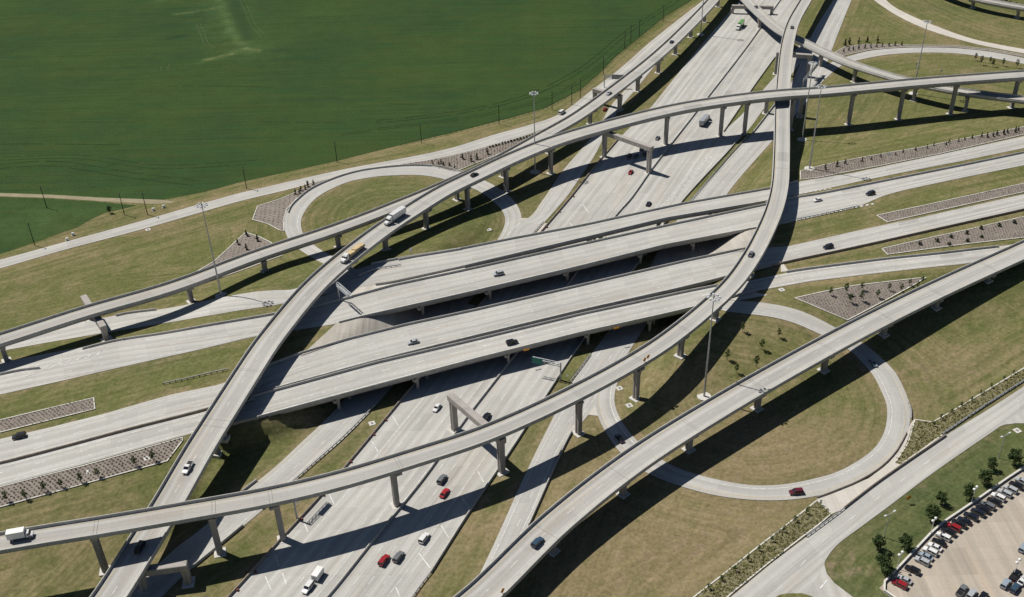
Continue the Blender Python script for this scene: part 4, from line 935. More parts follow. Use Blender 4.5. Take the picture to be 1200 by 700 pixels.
def trunk_mesh(hubs, r, H0):
    bm = bmesh.new(); tube(bm, (0, 0, -0.3), (0.03, 0.02, H0), r, r * 0.7, 6); top = hubs[-1][0]
    tube(bm, (0.03, 0.02, H0), top * 0.9, r * 0.7, r * 0.2, 5)
    for c, _ in hubs: tube(bm, (0.02, 0, H0 * 0.9 + 0.25 * (c.z - H0)), c, r * 0.35, r * 0.12, 4)
    me = bpy.data.meshes.new('trunk'); bm.to_mesh(me); bm.free(); me.materials.append(M_BARK); return me
def tree_kind(H0, H1, R, n, mat, shape, leaf, nvar, seed, r):
    o = []
    for i in range(nvar):
        cm, hubs = crown_mesh('crown', H0, H1, R, n, seed + i, mat, shape, leaf); o.append((cm, trunk_mesh(hubs, r, H0)))
    return o
T_LOT = tree_kind(1.5, 4.6, 1.75, 620, M_LEAF, 'round', 0.25, 4, 10, 0.13)
T_SAP = tree_kind(1.4, 3.9, 0.85, 210, M_SAP, 'round', 0.20, 4, 30, 0.07)
T_CON = tree_kind(0.25, 2.6, 0.75, 200, M_CONI, 'cone', 0.20, 3, 50, 0.08)
T_BUSH = tree_kind(0.15, 0.95, 0.62, 90, M_CONI, 'round', 0.2, 3, 70, 0.05)
def tree(kind, px, label, cat, group=None, scale=1.0, fn=ter, name=None, lift=0.12, canopy=0.0):
    p = land(px[0], px[1], fn)
    if canopy: q = at(px[0], px[1], p[2] + canopy); p = np.array([q[0], q[1], fn(q[0], q[1])])
    t = thing(name or 'tree', label, cat, (p[0], p[1], p[2] + lift), random.uniform(0, 6.28), group)
    s = scale * random.uniform(0.9, 1.1); t.scale = (s, s, s * random.uniform(0.92, 1.12))
    cm, tm = random.choice(kind); link('crown', cm, t); link('trunk', tm, t); return t
ORD = ['first', 'second', 'third', 'fourth', 'fifth', 'sixth', 'seventh', 'eighth', 'ninth', 'tenth', 'eleventh', 'twelfth', 'thirteenth', 'fourteenth', 'fifteenth', 'sixteenth', 'seventeenth', 'eighteenth', 'nineteenth', 'twentieth', 'twenty-first', 'twenty-second', 'twenty-third', 'twenty-fourth', 'twenty-fifth', 'twenty-sixth']
for i, (p, s, lb) in enumerate([((1030, 636), 1.0, 'dark round tree beside the street light on the lot verge'), ((1035, 659), 1.0, 'upper tree of the touching pair by the lower corner of the car park'), ((1040, 668), 1.05, 'lower tree of the touching pair by the lower corner of the car park'), ((1062, 635), 1.1, 'broad dark tree against the white wall between the two lower lamps'),
        ((1093, 603), 1.15, 'broad tree behind the middle twin-globe lamp by the car park wall'), ((1104, 583), 1.0, 'tree standing free on the grass with its shadow clear of the wall'), ((1135, 577), 1.1, 'tree left of the upper twin-globe lamp by the car park wall'), ((1155, 560), 1.1, 'tree right of the upper twin-globe lamp near the parked row'), ((1163, 543), 0.95, 'smaller tree beside the upper street light on the verge'), ((1189, 537), 1.2, 'large tree at the right edge above the parked row')]):
    tree(T_LOT, p, lb, 'tree', 'trees on the car park verge', s, canopy=2.8)
for i, p in enumerate([(5, 581), (28, 578), (50, 569), (70, 564), (93, 558), (113, 552), (157, 539), (178, 533)]):
    tree(T_SAP, p, ORD[i] + ' sapling from the left in the long lower left mulch bed', 'young tree', 'saplings in the long lower left bed', 0.9, emb, canopy=2.6)
for p, lb in [((871, 381), 'sapling nearest the flyover shadow inside the right loop'), ((914, 387), 'rightmost sapling inside the right loop'), ((893, 401), 'thin sapling in the middle of the group inside the right loop'), ((853, 413), 'left sapling by the shadow edge inside the right loop'), ((887, 422), 'bushy sapling close to the wide flyover inside the right loop'), ((864, 429), 'lowest sapling inside the right loop, next to the light mast')]:
    tree(T_SAP, p, lb, 'young tree', 'saplings inside the right loop', 1.05, canopy=2.5)
for i, p in enumerate([(974, 340), (992, 338), (997, 348), (1010, 346), (1011, 334), (1029, 342), (1043, 334), (1057, 335), (1067, 328), (1076, 332), (1082, 325)]):
    tree(T_SAP, p, ORD[i] + ' sapling from the left in the triangular bed by the wide flyover', 'young tree', 'saplings in the triangular right bed', 0.95 if i < 6 else 0.75, canopy=2.2)
for p, lb in [((289, 277), 'upper conifer at the tip of the triangular bed'), ((302, 283), 'right conifer in the triangular bed near the flyover'), ((279, 287), 'left conifer in the triangular bed beneath the left flyover'), ((289, 293), 'lower conifer in the triangular bed beside the flyover parapet')]:
    tree(T_CON, p, lb, 'conifer', 'conifers in the triangular bed', 1.1, name='conifer')
for i, p in enumerate([(990, 54.5), (995, 52.5), (1006, 51.5), (1016, 50), (1028, 50)]): tree(T_CON, p, ORD[i] + ' tall conifer from the left behind the thin curved bed', 'conifer', 'tall conifers behind the upper loop bed', 1.45, name='conifer')
for i, p in enumerate([(988.5, 61.5), (994.5, 60), (999.5, 59.5), (1006, 58), (1013.5, 57), (1020, 56.5), (1027, 55.5), (1034, 55), (1041.5, 54.5), (1049, 54), (1056.5, 53.5)]): tree(T_CON, p, ORD[i] + ' small dark conifer from the left along the upper loop ramp', 'conifer', 'small conifers along the upper loop ramp', 0.95, name='conifer')
for p, lb in [((1142.5, 71), 'leftmost small tree inside the upper right loop'), ((1149, 76.5), 'second small tree from the left inside the upper right loop'), ((1160, 74.5), 'middle upper tree inside the upper right loop'), ((1163, 78.5), 'middle lower tree inside the upper right loop'), ((1175, 78), 'dark tall tree right of the group inside the upper right loop'), ((1191, 80), 'rightmost small tree inside the upper right loop, by the parapet')]:
    tree(T_SAP, p, lb, 'young tree', 'small trees inside the upper right loop', 1.1)
for i, (x, y) in enumerate([(35, 330), (103, 312), (150, 297), (250, 284), (305, 275), (360, 258), (445, 246), (490, 233), (563, 220), (630, 206), (670, 192), (742, 187), (760, 176), (815, 167), (850, 158), (895, 148), (950, 141), (982, 143), (1017, 138), (1040, 130), (1078, 126), (1100, 116), (1148, 113), (1165, 103)]):
    tree(T_CON, (960 + x / 5, 130 + y / 5 + 3), ORD[i] + ' juniper from the left in the row along the upper right strip', 'conifer', 'junipers along the upper right strip', (1.0 if x > 900 or x < 260 else 0.72), emb, name='juniper')
for i, p in enumerate([(961, 593), (945, 603), (931, 612), (918, 624), (904, 635), (889, 646), (876, 658), (861, 670), (845, 681), (830, 691)]): tree(T_SAP, p, ORD[i] + ' dark bush from the top along the curb of the lower cover bed', 'bush', 'bushes along the lower cover bed', 0.55, name='bush')
for i, p in enumerate([(1094, 500), (1102, 492), (1115, 485), (1126, 478), (1138, 471), (1149, 463), (1161, 455), (1176, 446), (1187, 439)]): tree(T_SAP, p, ORD[i] + ' dark bush from the left along the curb of the right cover bed', 'bush', 'bushes along the right cover bed', 0.5, name='bush')
for i, p in enumerate([(542, 187), (559, 187), (571, 181), (552, 189.5), (517, 192), (507, 193), (514, 193), (527, 195), (533, 198), (520, 195)]): tree(T_CON, p, ORD[i] + ' dark bush counted along the lower edge of the wedge-shaped bed', 'bush', 'bushes in the wedge-shaped bed', 1.15 if i < 4 else 0.8, name='bush')
for i in range(17): tree(T_BUSH, (574 + i * 3.6, 171.5 - i * 0.98 + 2), ORD[i] + ' shrub from the left in the close row beside the frontage road', 'shrub', 'close row of shrubs by the frontage road', 1.0, name='round_shrub')
for i, p in enumerate([(346.5, 228), (351, 227), (353, 224), (358, 222.5), (361, 219.5), (367.5, 217)]): tree(T_CON, p, ORD[i] + ' small conifer from the left beside the left loop barrier', 'conifer', 'conifers beside the left loop barrier', 0.95, name='conifer')
for i, (x, y) in enumerate([(833, 162), (893, 152), (943, 138), (998, 125), (1050, 138), (1000, 152), (937, 165), (1112, 98), (1165, 87), (1048, 108)]): tree(T_BUSH, (800 + x / 3, 233 + y / 3), ORD[i] + ' low dark bush counted from the left in the wider right strip', 'bush', 'low bushes in the wider right strip', 1.25, emb, name='bush')
tree(T_LOT, (129, 250), 'lone dark rounded bush at the corner of the lower crop field', 'bush', None, 0.62, name='field_bush')
for i, p in enumerate([(1172, 6), (1182, 8), (1190, 10), (1178, 4), (1160, 1)]): tree(T_LOT, p, ORD[i] + ' dark tree from the front behind the top right ramp bridge', 'tree', 'trees behind the top right ramp bridge', 0.8)

# ------------------------------------------------------------------ masts, poles, lamps, signs
def mast_proto():
    t = empty('high_mast_light'); bm = bmesh.new(); tube(bm, (0, 0, 0), (0, 0, 39.0), 0.36, 0.15, 10); bm_obj('pole', bm, M_STEEL, t)
    bm = bmesh.new(); tube(bm, (0, 0, -0.5), (0, 0, 0.25), 2.3, 2.3, 20); bm_obj('footing', bm, M_FOOT, t)
    bm = bmesh.new()
    for i in range(20):
        a, b = 2 * math.pi * i / 20, 2 * math.pi * (i + 1) / 20; tube(bm, (1.25 * math.cos(a), 1.25 * math.sin(a), 38.8), (1.25 * math.cos(b), 1.25 * math.sin(b), 38.8), 0.09, 0.09, 5, cap=False)
    for i in range(3): a = 2.1 * i; tube(bm, (0.15 * math.cos(a), 0.15 * math.sin(a), 38.8), (1.25 * math.cos(a), 1.25 * math.sin(a), 38.8), 0.07, 0.07, 5)
    tube(bm, (0, 0, 38.6), (0, 0, 39.5), 0.32, 0.24, 8)
    bm_obj('ring', bm, M_STEEL, t)
    for i in range(8):
        a = 2 * math.pi * i / 8; bm = bmesh.new(); c = (1.75 * math.cos(a), 1.75 * math.sin(a), 38.75)
        tube(bm, (c[0], c[1], 38.55), (c[0], c[1], 38.95), 0.45, 0.30, 8); tube(bm, (1.25 * math.cos(a), 1.25 * math.sin(a), 38.8), c, 0.07, 0.07, 4)
        bm_obj('luminaire', bm, M_LAMP, t)
    return t
mp = mast_proto()
for i, (p, lb) in enumerate([((259.5, 347), 'tall high-mast light at left standing below the straight left flyover'), ((825, 465), 'tall high-mast light in the middle of the right loop next to wide flyover'), ((948.5, 198), 'front one of two close high-mast lights right of the S-curved flyover'), ((940, 164), 'rear one of two close high-mast lights right of the S-curved flyover'), ((1070, 110), 'high-mast light inside the upper right loop behind the flyover'), ((627, 202), 'high-mast light rising through gap between the two left flyovers'), ((821, 41), 'high-mast light at the top edge beside the far left flyover')]):
    o = mp if i == 0 else copy_tree(mp); g = land(*p); o.location = tuple(g); o.rotation_euler = (0, 0, i * 0.7); tag(o, lb, 'light mast', 'high-mast lights around the interchange')
def pole_proto():
    t = empty('utility_pole'); bm = bmesh.new(); tube(bm, (0, 0, -0.5), (0, 0, 10.8), 0.2, 0.13, 7); bm_obj('pole', bm, M_WOOD, t)
    bm = bmesh.new(); bx(bm, -1.1, 1.1, -0.07, 0.07, 10.1, 10.25); bm_obj('crossarm', bm, M_WOOD, t)
    bm = bmesh.new()
    for x in (-1.0, -0.35, 0.35, 1.0): tube(bm, (x, 0, 10.25), (x, 0, 10.5), 0.06, 0.04, 5)
    bm_obj('insulators', bm, M_GREY, t); return t
up = pole_proto()
for i, p in enumerate([(41, 288), (55, 244), (146, 252), (173, 252), (289, 221), (395, 190), (494, 168), (585, 146), (647, 129), (670, 123), (680, 115), (707, 87), (732, 57), (739, 50), (749, 43), (777, 25)]):
    o = up if i == 0 else copy_tree(up); g = land(*p); o.location = tuple(g); o.rotation_euler = (0, 0, rad(100) if i < 5 else rad(115)); tag(o, ORD[i] + ' dark timber utility pole from the left along the crop field edge', 'utility pole', 'utility poles along the crop field')
# field edge fence
bm = bmesh.new(); FP = resample(np.array(W2([(470, 171), (545, 153), (600, 139), (640, 127.5), (680, 107), (705, 85), (720, 69), (752, 43), (780, 20), (814, -1)])), step=3.0)
for i, p in enumerate(FP):
    bx(bm, p[0] - .06, p[0] + .06, p[1] - .06, p[1] + .06, -.2, 1.15)
    if i:
        for z in (0.5, 0.8, 1.08): tube(bm, (*FP[i - 1], z), (*p, z), 0.035, 0.035, 3)
tag(bm_obj('wire_fence', bm, M_FENCE), 'dark wire fence between the green crop and the dry verge', 'fence')

def twin_lamp(p, label):
    g = land(*p); t = thing('car_park_lamp', label, 'lamp post', g, rad(40), 'twin-globe lamps along the car park wall')
    bm = bmesh.new(); tube(bm, (0, 0, -0.3), (0, 0, 5.6), 0.11, 0.08, 8); bx(bm, -0.75, 0.75, -0.05, 0.05, 5.5, 5.62); bm_obj('pole', bm, M_WHITE, t)
    for s in (-1, 1):
        bm = bmesh.new(); bmesh.ops.create_uvsphere(bm, u_segments=10, v_segments=8, radius=0.42); o = bm_obj('globe', bm, M_WHITE, t, True); o.location = (0.75 * s, 0, 5.9)
twin_lamp((1138, 590), 'upper twin-globe lamp post on the white car park wall'); twin_lamp((1090, 627), 'middle twin-globe lamp post on the white car park wall'); twin_lamp((1051, 667), 'lower twin-globe lamp post at the car park corner'); twin_lamp((1187, 676), 'twin-globe lamp post standing alone inside the car park')
def street_light(p, label, rz):
    g = land(*p); t = thing('street_light', label, 'street light', g, rz)
    bm = bmesh.new(); tube(bm, (0, 0, -0.3), (0, 0, 9.0), 0.13, 0.08, 8); bm_obj('pole', bm, M_STEEL, t)
    for s in (-1, 1):
        bm = bmesh.new(); tube(bm, (0, 0, 8.9), (1.6 * s, 0, 9.2), 0.06, 0.05, 5); bx(bm, (1.3 if s > 0 else -2.1), (2.1 if s > 0 else -1.3), -0.2, 0.2, 9.12, 9.3); bm_obj('lamp_arm', bm, M_LAMP, t)
street_light((1036, 630), 'double-arm street light on the verge near the lower trees', 0.5); street_light((1170, 537), 'double-arm street light on the verge near the right edge', 0.5)

def truss(bm, p0, p1, s=0.55, n=8):
    p0, p1 = Vector(p0), Vector(p1); d = p1 - p0; sd = Vector((-d.y, d.x, 0)).normalized() * s
    cs = [Vector((0, 0, s)) + sd, Vector((0, 0, s)) - sd, Vector((0, 0, -s)) + sd, Vector((0, 0, -s)) - sd]
    for c in cs: tube(bm, p0 + c, p1 + c, 0.10, 0.10, 5)
    for i in range(n):
        a, b = p0 + d * (i / n), p0 + d * ((i + 1) / n)
        for q, r in ((0, 1), (2, 3), (0, 2), (1, 3)): tube(bm, a + cs[q], b + cs[r], 0.05, 0.05, 4)
def cantilever(base_px, tip_px, h, label, panel, mat, both=False, ph=2.6, pw=(0.35, 1.0), fn=ter, name='overhead_sign'):
    b = land(*base_px, fn); tp = at(tip_px[0], tip_px[1], b[2] + h); t = thing(name, label, 'overhead sign', b)
    d = Vector((tp[0] - b[0], tp[1] - b[1], 0)); L = d.length; u = d.normalized()
    bm = bmesh.new(); tube(bm, (0, 0, -0.4), (0, 0, h + 0.9), 0.32, 0.26, 10); bm_obj('post', bm, M_STEEL, t)
    bm = bmesh.new(); truss(bm, (0, 0, h), (d.x, d.y, h), 0.5, max(5, int(L / 1.6))); bm_obj('truss_arm', bm, M_STEEL, t)
    n = Vector((-u.y, u.x, 0)); 
    if n.y > 0: n = -n
    n = n * panel
    bm = bmesh.new(); a0, a1 = u * L * pw[0], u * L * pw[1]
    for (q0, q1, dz, mi) in ((0.62, 0.72, 0, 0), (0.72, 0.745, 0.12, 1)):
        vs = []
        for dd in (q0, q1):
            for e, zz in ((a0 + u * dz, h - ph / 2 + dz), (a1 - u * dz, h - ph / 2 + dz), (a1 - u * dz, h + ph / 2 - dz), (a0 + u * dz, h + ph / 2 - dz)):
                p = e + n.normalized() * dd * (1 if panel > 0 else -1); vs.append(bm.verts.new((p.x, p.y, zz)))
        for f in ((0, 1, 2, 3), (7, 6, 5, 4), (0, 4, 5, 1), (1, 5, 6, 2), (2, 6, 7, 3), (3, 7, 4, 0)): bm.faces.new([vs[k] for k in f]).material_index = mi
    bmesh.ops.recalc_face_normals(bm, faces=bm.faces[:]); bm_obj('sign_panel', bm, [M_SIGNBACK if mat is M_GREEN and False else mat, mat], t)
    return t
cantilever((657, 446), (624, 420.5), 6.6, 'green overhead direction sign on a cantilever post right of the freeway', 1, M_GREEN, ph=2.4, pw=(0.62, 1.0))
cantilever((348.5, 609.5), (369, 565), 6.5, 'grey cantilever sign truss beside the freeway under the S-curved flyover', -1, M_SIGNBACK, ph=2.6, pw=(0.45, 0.95))
cantilever((708, 103), (733, 90), 6.6, 'grey-backed overhead sign across the upper frontage road', 1, M_SIGNBACK, ph=2.6, pw=(0.35, 1.0))
cantilever((398, 352), (410, 346), 7.0, 'pale overhead sign truss in the flyover shadow left of the overpasses', 1, M_LAMP, ph=1.6, pw=(0.2, 1.0), fn=emb)
cantilever((940, 108), (958, 74), 6.5, 'overhead sign truss in the shade right of the S-curved flyover', 1, M_SIGNBACK, ph=2.2, pw=(0.4, 1.0))
def diamond(loc, label, rz, s=0.75, h=2.4, lean=0.0, boards=1):
    t = thing('warning_sign', label, 'warning sign', loc, rz)
    bm = bmesh.new(); tube(bm, (0, 0, -0.3), (0, 0, h + s), 0.05, 0.05, 6); bm_obj('post', bm, M_STEEL, t)
    for k in range(boards):
        bm = bmesh.new(); r = s * 1.25; z = h + 0.4 + k * 0.3; x = k * 1.6
        vs = [bm.verts.new((x + a * r, y, z + c * r)) for y in (-0.09, -0.06) for a, c in ((-1, 0), (0, -1), (1, 0), (0, 1))]
        for f in ((0, 1, 2, 3), (7, 6, 5, 4), (0, 4, 5, 1), (1, 5, 6, 2), (2, 6, 7, 3), (3, 7, 4, 0)): bm.faces.new([vs[q] for q in f])
        ring = [bm.verts.new((x + a * r * 0.86, -0.094, z + c * r * 0.86)) for a, c in ((-1, 0), (0, -1), (1, 0), (0, 1))]
        bmesh.ops.recalc_face_normals(bm, faces=bm.faces[:]); bm_obj('board', bm, M_ORANGE, t)
    return t
def deck_point(key, px, py):
    P = DECKS[key]; z = P[:, 2].mean()
    for _ in range(6):
        q = at(px, py, z); i = int(np.argmin(np.hypot(P[:, 0] - q[0], P[:, 1] - q[1]))); z = P[i, 2]
    d, _ = side(P); return at(px, py, z), math.atan2(d[i, 1], d[i, 0])
p, a = deck_point('F1', 755, 427); diamond((p[0], p[1], p[2] + 0.3), 'pair of orange diamond signs on the parapet of the S-curved flyover', a, 0.7, 1.2, boards=2)
p, a = deck_point('F4', 589, 698); diamond((p[0], p[1], p[2] + 0.3), 'orange diamond sign on the parapet of the wide flyover at bottom', a, 0.7, 1.2)
diamond(tuple(land(1063, 590)), 'orange diamond warning sign on the grass right of the service road', 0.3, 0.8, 1.9)
g = ew(1042, 208); diamond((g[0], g[1], g[2] + 0.1), 'orange roadwork sign in the grass strip of the upper right carriageways', 1.2, 0.9, 1.2)
for i, p in enumerate([(617, 410), (722.5, 384.5)]):
    q = at(p[0], p[1], 7.1); t = thing('warning_board', ['left', 'right'][i] + ' one of two small orange boards hung on the lowest overpass parapet', 'warning board', (q[0], q[1], 6.75), math.atan2(EW_U[1], EW_U[0]), 'orange boards on the lowest overpass')
    bm = bmesh.new(); bx(bm, -1.0, 1.0, -0.06, 0.0, 0.0, 0.62); bx(bm, -0.7, -0.6, 0.0, 0.3, 0.0, 0.5); bx(bm, 0.6, 0.7, 0.0, 0.3, 0.0, 0.5); bm_obj('board', bm, M_ORANGE, t)
def marker(p, label, h=3.2):
    g = land(*p); t = thing('marker_post', label, 'marker post', g); bm = bmesh.new(); bx(bm, -0.07, 0.07, -0.07, 0.07, -0.2, h); bm_obj('post', bm, M_STEEL, t)
    bm = bmesh.new(); bx(bm, -0.5, 0.5, -0.12, -0.075, h - 1.7, h); bmesh.ops.bevel(bm, geom=bm.edges[:], offset=0.02, affect='EDGES'); bm_obj('panel', bm, M_WHITE, t)
for p, lb in [((482, 299), 'white sign panel on the grass beside the left flyover shadow'), ((361, 219), 'white sign panel between frontage road and left loop'), ((1041, 186), 'white sign panel on the upper right mulch strip'), ((1102, 88), 'white sign panel behind the parapet inside the upper right loop'), ((1073, 80), 'white sign panel left of the upper right mast')]: marker(p, lb)
def inlet(p, label, s=1.6, fn=ter):
    g = land(*p, fn); t = thing('drain_inlet', label, 'drain inlet', g, 0.4); bm = bmesh.new(); bx(bm, -s, s, -s, s, -0.3, 0.16); bm_obj('apron', bm, M_FOOT, t)
    bm = bmesh.new(); bx(bm, -s * .35, s * .35, -s * .45, s * .45, 0.163, 0.2); 
    for k in range(4): bx(bm, -s * .35, s * .35, -s * .42 + k * s * .25, -s * .36 + k * s * .25, 0.2, 0.24)
    bm_obj('grate', bm, M_GREY, t)
for p, lb in [((573, 269.5), 'square concrete drain inlet inside the left loop'), ((737.5, 475.5), 'square concrete drain inlet inside the right loop by a pier'), ((726, 455.5), 'plain concrete pad above the drain inlet in the right loop'), ((436, 496.5), 'drain inlet on the grass strip left of the freeway'), ((665, 441), 'drain inlet on grass by the green sign'), ((173.5, 269.5), 'drain inlet below the outer frontage road at left'), ((916, 340), 'concrete drain inlet near the shadow below the right ramp'), ((1192, 505), 'concrete pad on the grass corner at the right edge'), ((146, 399), 'drain inlet at the foot of the left straddle column')]: inlet(p, lb, 1.0)
for p, lb in [((105, 553), 'left pale concrete pad set in the long lower left mulch bed'), ((172, 537.5), 'right pale concrete pad set in the long lower left mulch bed')]: inlet(p, lb, 0.9, emb)
for i, p in enumerate([(451, 493), (437, 510), (410, 542), (378, 581), (352, 609), (298, 671), (277, 692), (640, 267), (655, 249), (671, 231)]):
    g = land(*p); t = thing('barrier_bracket', ORD[i] + ' rust-red bracket along the left freeway barrier, counted upward', 'bracket', g, rad(65), 'rust-red brackets on the left freeway barrier'); bm = bmesh.new(); bx(bm, -.35, .35, -.75, -.2, 0, 0.7); bmesh.ops.bevel(bm, geom=bm.edges[:], offset=0.05, affect='EDGES'); bm_obj('bracket', bm, M_RUST, t)
def cabinet(p, label, s=1.0):
    g = land(*p); t = thing('utility_box', label, 'utility box', g, 0.4); bm = bmesh.new(); bx(bm, -s, s, -s * .6, s * .6, 0.12, 1.3); bmesh.ops.bevel(bm, geom=bm.edges[:], offset=0.06, affect='EDGES'); bm_obj('cabinet', bm, M_WHITE, t)
    bm = bmesh.new(); bx(bm, -s * 1.3, s * 1.3, -s, s, -0.2, 0.12); bm_obj('pad', bm, M_FOOT, t)
for p, lb in [((86, 276), 'white utility box beside the frontage road near the lower field'), ((192, 243.5), 'dark-topped utility box by the end of the dirt track'), ((180, 247), 'low white utility box left of the dirt track end'), ((79, 282), 'second low white utility box beside the frontage road')]: cabinet(p, lb, 0.55)

# car park wall
WP = [land(x, y) for x, y in [(1052, 705), (1030, 690), (1050, 669.5), (1090, 627), (1104, 614.5), (1142, 589), (1182, 561), (1205, 546), (1250, 520)]]
Pw = np.array(WP); Pw = resample(Pw, step=4.0); o = sweep('car_park_wall', Pw, [(-0.18, -0.2), (-0.18, 0.75), (-0.26, 0.78), (-0.26, 0.95), (0.26, 0.95), (0.26, 0.78), (0.18, 0.75), (0.18, -0.2)], M_CURB); tag(o, 'low white wall along the grass side of the car park', 'wall')

# ------------------------------------------------------------------ vehicles
def prism(bm, prof, w0, w1=None, mi=0):
    """closed side profile [(x, z, half-width factor)] extruded across the vehicle"""
    l = [bm.verts.new((x, -w0 / 2 * k, z)) for x, z, k in prof]; r = [bm.verts.new((x, w0 / 2 * k, z)) for x, z, k in prof]
    n = len(prof); bm.faces.new(l).material_index = mi; bm.faces.new(r[::-1]).material_index = mi
    for i in range(n): bm.faces.new((l[i], r[i], r[(i + 1) % n], l[(i + 1) % n])).material_index = mi
def wheel_mesh(r=0.33, w=0.24):
    bm = bmesh.new(); tube(bm, (0, -w / 2, 0), (0, w / 2, 0), r, r, 14, 0); tube(bm, (0, -w / 2 - 0.01, 0), (0, w / 2 + 0.01, 0), r * 0.6, r * 0.6, 10, 1)
    me = bpy.data.meshes.new('wheel'); bm.to_mesh(me); bm.free(); me.materials.append(M_TYRE); me.materials.append(M_STEEL); return me
WH = wheel_mesh(); WHB = wheel_mesh(0.5, 0.5)
def bmm(name, bm, mats, bev=0.0):
    bmesh.ops.recalc_face_normals(bm, faces=bm.faces[:])
    if bev: bmesh.ops.bevel(bm, geom=bm.edges[:], offset=bev, segments=2, affect='EDGES')
    me = bpy.data.meshes.new(name); bm.to_mesh(me); bm.free()
    for mt in mats: me.materials.append(mt)
    return me
def car_parts(kind):
    """list of (part, mesh, location) ; x forward"""
    P = []
    L, W, belt, H = {'sedan': (4.75, 1.85, 0.92, 1.45), 'suv': (4.85, 1.95, 1.08, 1.78), 'pickup': (5.7, 2.0, 1.08, 1.85), 'van': (5.6, 2.05, 1.15, 2.15)}[kind]
    h = L / 2; bm = bmesh.new()
    if kind == 'sedan': pr = [(-h, .42, .92), (-h + .1, .25, .9), (h - .1, .25, .9), (h, .45, .88), (h - .15, .72, .92), (h - 1.25, belt, 1), (-h + .85, belt + .02, 1), (-h + .05, .86, .94)]
    else: pr = [(-h, .5, .95), (-h + .1, .32, .93), (h - .1, .32, .93), (h, .5, .9), (h - .1, .88, .92), (h - 1.15, belt, 1), (-h + .1, belt, 1), (-h, .9, .96)]
    prism(bm, pr, W); body = bm
    g = bmesh.new()
    if kind == 'sedan': gl = [(-h + .55, belt - .02, .94), (h - 1.35, belt - .02, .94), (h - 2.05, H - .06, .74), (-h + 1.25, H - .06, .74)]
    elif kind == 'suv': gl = [(-h + .08, belt - .02, .95), (h - 1.3, belt - .02, .95), (h - 1.95, H - .06, .80), (-h + .35, H - .06, .80)]
    elif kind == 'van': gl = [(-h + .08, belt - .02, .97), (h - .9, belt - .02, .97), (h - 1.6, H - .06, .86), (-h + .15, H - .06, .86)]
    else: gl = [(-.55, belt - .02, .95), (h - 1.45, belt - .02, .95), (h - 2.15, H - .06, .80), (-.4, H - .06, .80)]
    prism(g, gl, W)
    x0, x1, kz = gl[3][0], gl[2][0], gl[2][2]
    rf = bmesh.new(); bx(rf, x0 - .03, x1 + .03, -W / 2 * kz - .02, W / 2 * kz + .02, H - .075, H + .02); bmesh.ops.bevel(rf, geom=rf.edges[:], offset=0.03, affect='EDGES')
    tmp = bpy.data.meshes.new('t'); rf.to_mesh(tmp); rf.free(); 
    bmesh.ops.recalc_face_normals(body, faces=body.faces[:]); bmesh.ops.bevel(body, geom=body.edges[:], offset=0.07, segments=2, affect='EDGES'); body.from_mesh(tmp)
    for sx in (-1, 1):                                  # pillars between the side windows
        for (ax, az, ak), (cx, cz, ck) in ((gl[0], gl[3]), (gl[1], gl[2])): tube(body, (ax, W / 2 * ak * sx, az), (cx, W / 2 * ck * sx, cz), 0.06, 0.05, 5)
        xm = (gl[0][0] + gl[1][0]) / 2; tube(body, (xm, W / 2 * gl[0][2] * sx, belt), ((x0 + x1) / 2, W / 2 * kz * sx, H - .05), 0.06, 0.05, 5)
        bx(body, gl[1][0] - .45, gl[1][0] - .25, (W / 2 + .02) * sx - .1, (W / 2 + .02) * sx + .1, belt + .02, belt + .18)
    if kind == 'pickup':
        for s in (-1, 1): bx(body, -h + .05, -.6, s * (W / 2 - .06) - .05, s * (W / 2 - .06) + .05, belt - .05, belt + .12)
        bx(body, -h + .02, -h + .12, -W / 2 + .05, W / 2 - .05, belt - .05, belt + .12)
    me = bpy.data.meshes.new('body'); body.to_mesh(me); body.free(); me.materials.append(M_CAR)
    P.append(('body', me, (0, 0, 0))); P.append(('windows', bmm('windows', g, [M_GLASS], 0.02), (0, 0, 0)))
    if kind == 'pickup':
        b = bmesh.new(); bx(b, -h + .14, -.62, -W / 2 + .14, W / 2 - .14, belt - .02, belt + .012); P.append(('cargo_bed', bmm('cargo_bed', b, [M_BLACK]), (0, 0, 0)))
    for x in (-h + .95, h - .95):
        for y in (-W / 2 + .1, W / 2 - .1): P.append(('wheel', WH, (x, y, .33)))
    for y in (-W / 2 + .32, W / 2 - .32):
        b = bmesh.new(); bx(b, h - .16, h - .02, y - .2, y + .2, .62, .76); P.append(('headlight', bmm('headlight', b, [M_LAMP]), (0, 0, 0)))
        b = bmesh.new(); bx(b, -h - .015, -h + .1, y - .18, y + .18, .72, .88); P.append(('taillight', bmm('taillight', b, [M_RED]), (0, 0, 0)))
    return P
KINDS = {k: car_parts(k) for k in ('sedan', 'suv', 'pickup', 'van')}
def put_parts(t, parts, color):
    for nm, me, loc in parts:
        o = link(nm, me, t); o.location = loc; o.color = (*color, 1)
CNAME = {'white': (0.75, 0.75, 0.74), 'silver': (0.42, 0.44, 0.46), 'grey': (0.16, 0.17, 0.18), 'black': (0.012, 0.013, 0.016), 'red': (0.30, 0.015, 0.02), 'crimson': (0.42, 0.02, 0.025), 'blue': (0.04, 0.075, 0.12), 'navy': (0.012, 0.016, 0.028), 'maroon': (0.12, 0.015, 0.03), 'lightblue': (0.30, 0.36, 0.42), 'green': (0.14, 0.36, 0.08)}
NAMES = {'sedan': 'car', 'suv': 'suv_car', 'pickup': 'pickup_truck', 'van': 'van'}
def heading(a, b, fn): p, q = land(*a, fn), land(*b, fn); return math.atan2(q[1] - p[1], q[0] - p[0])
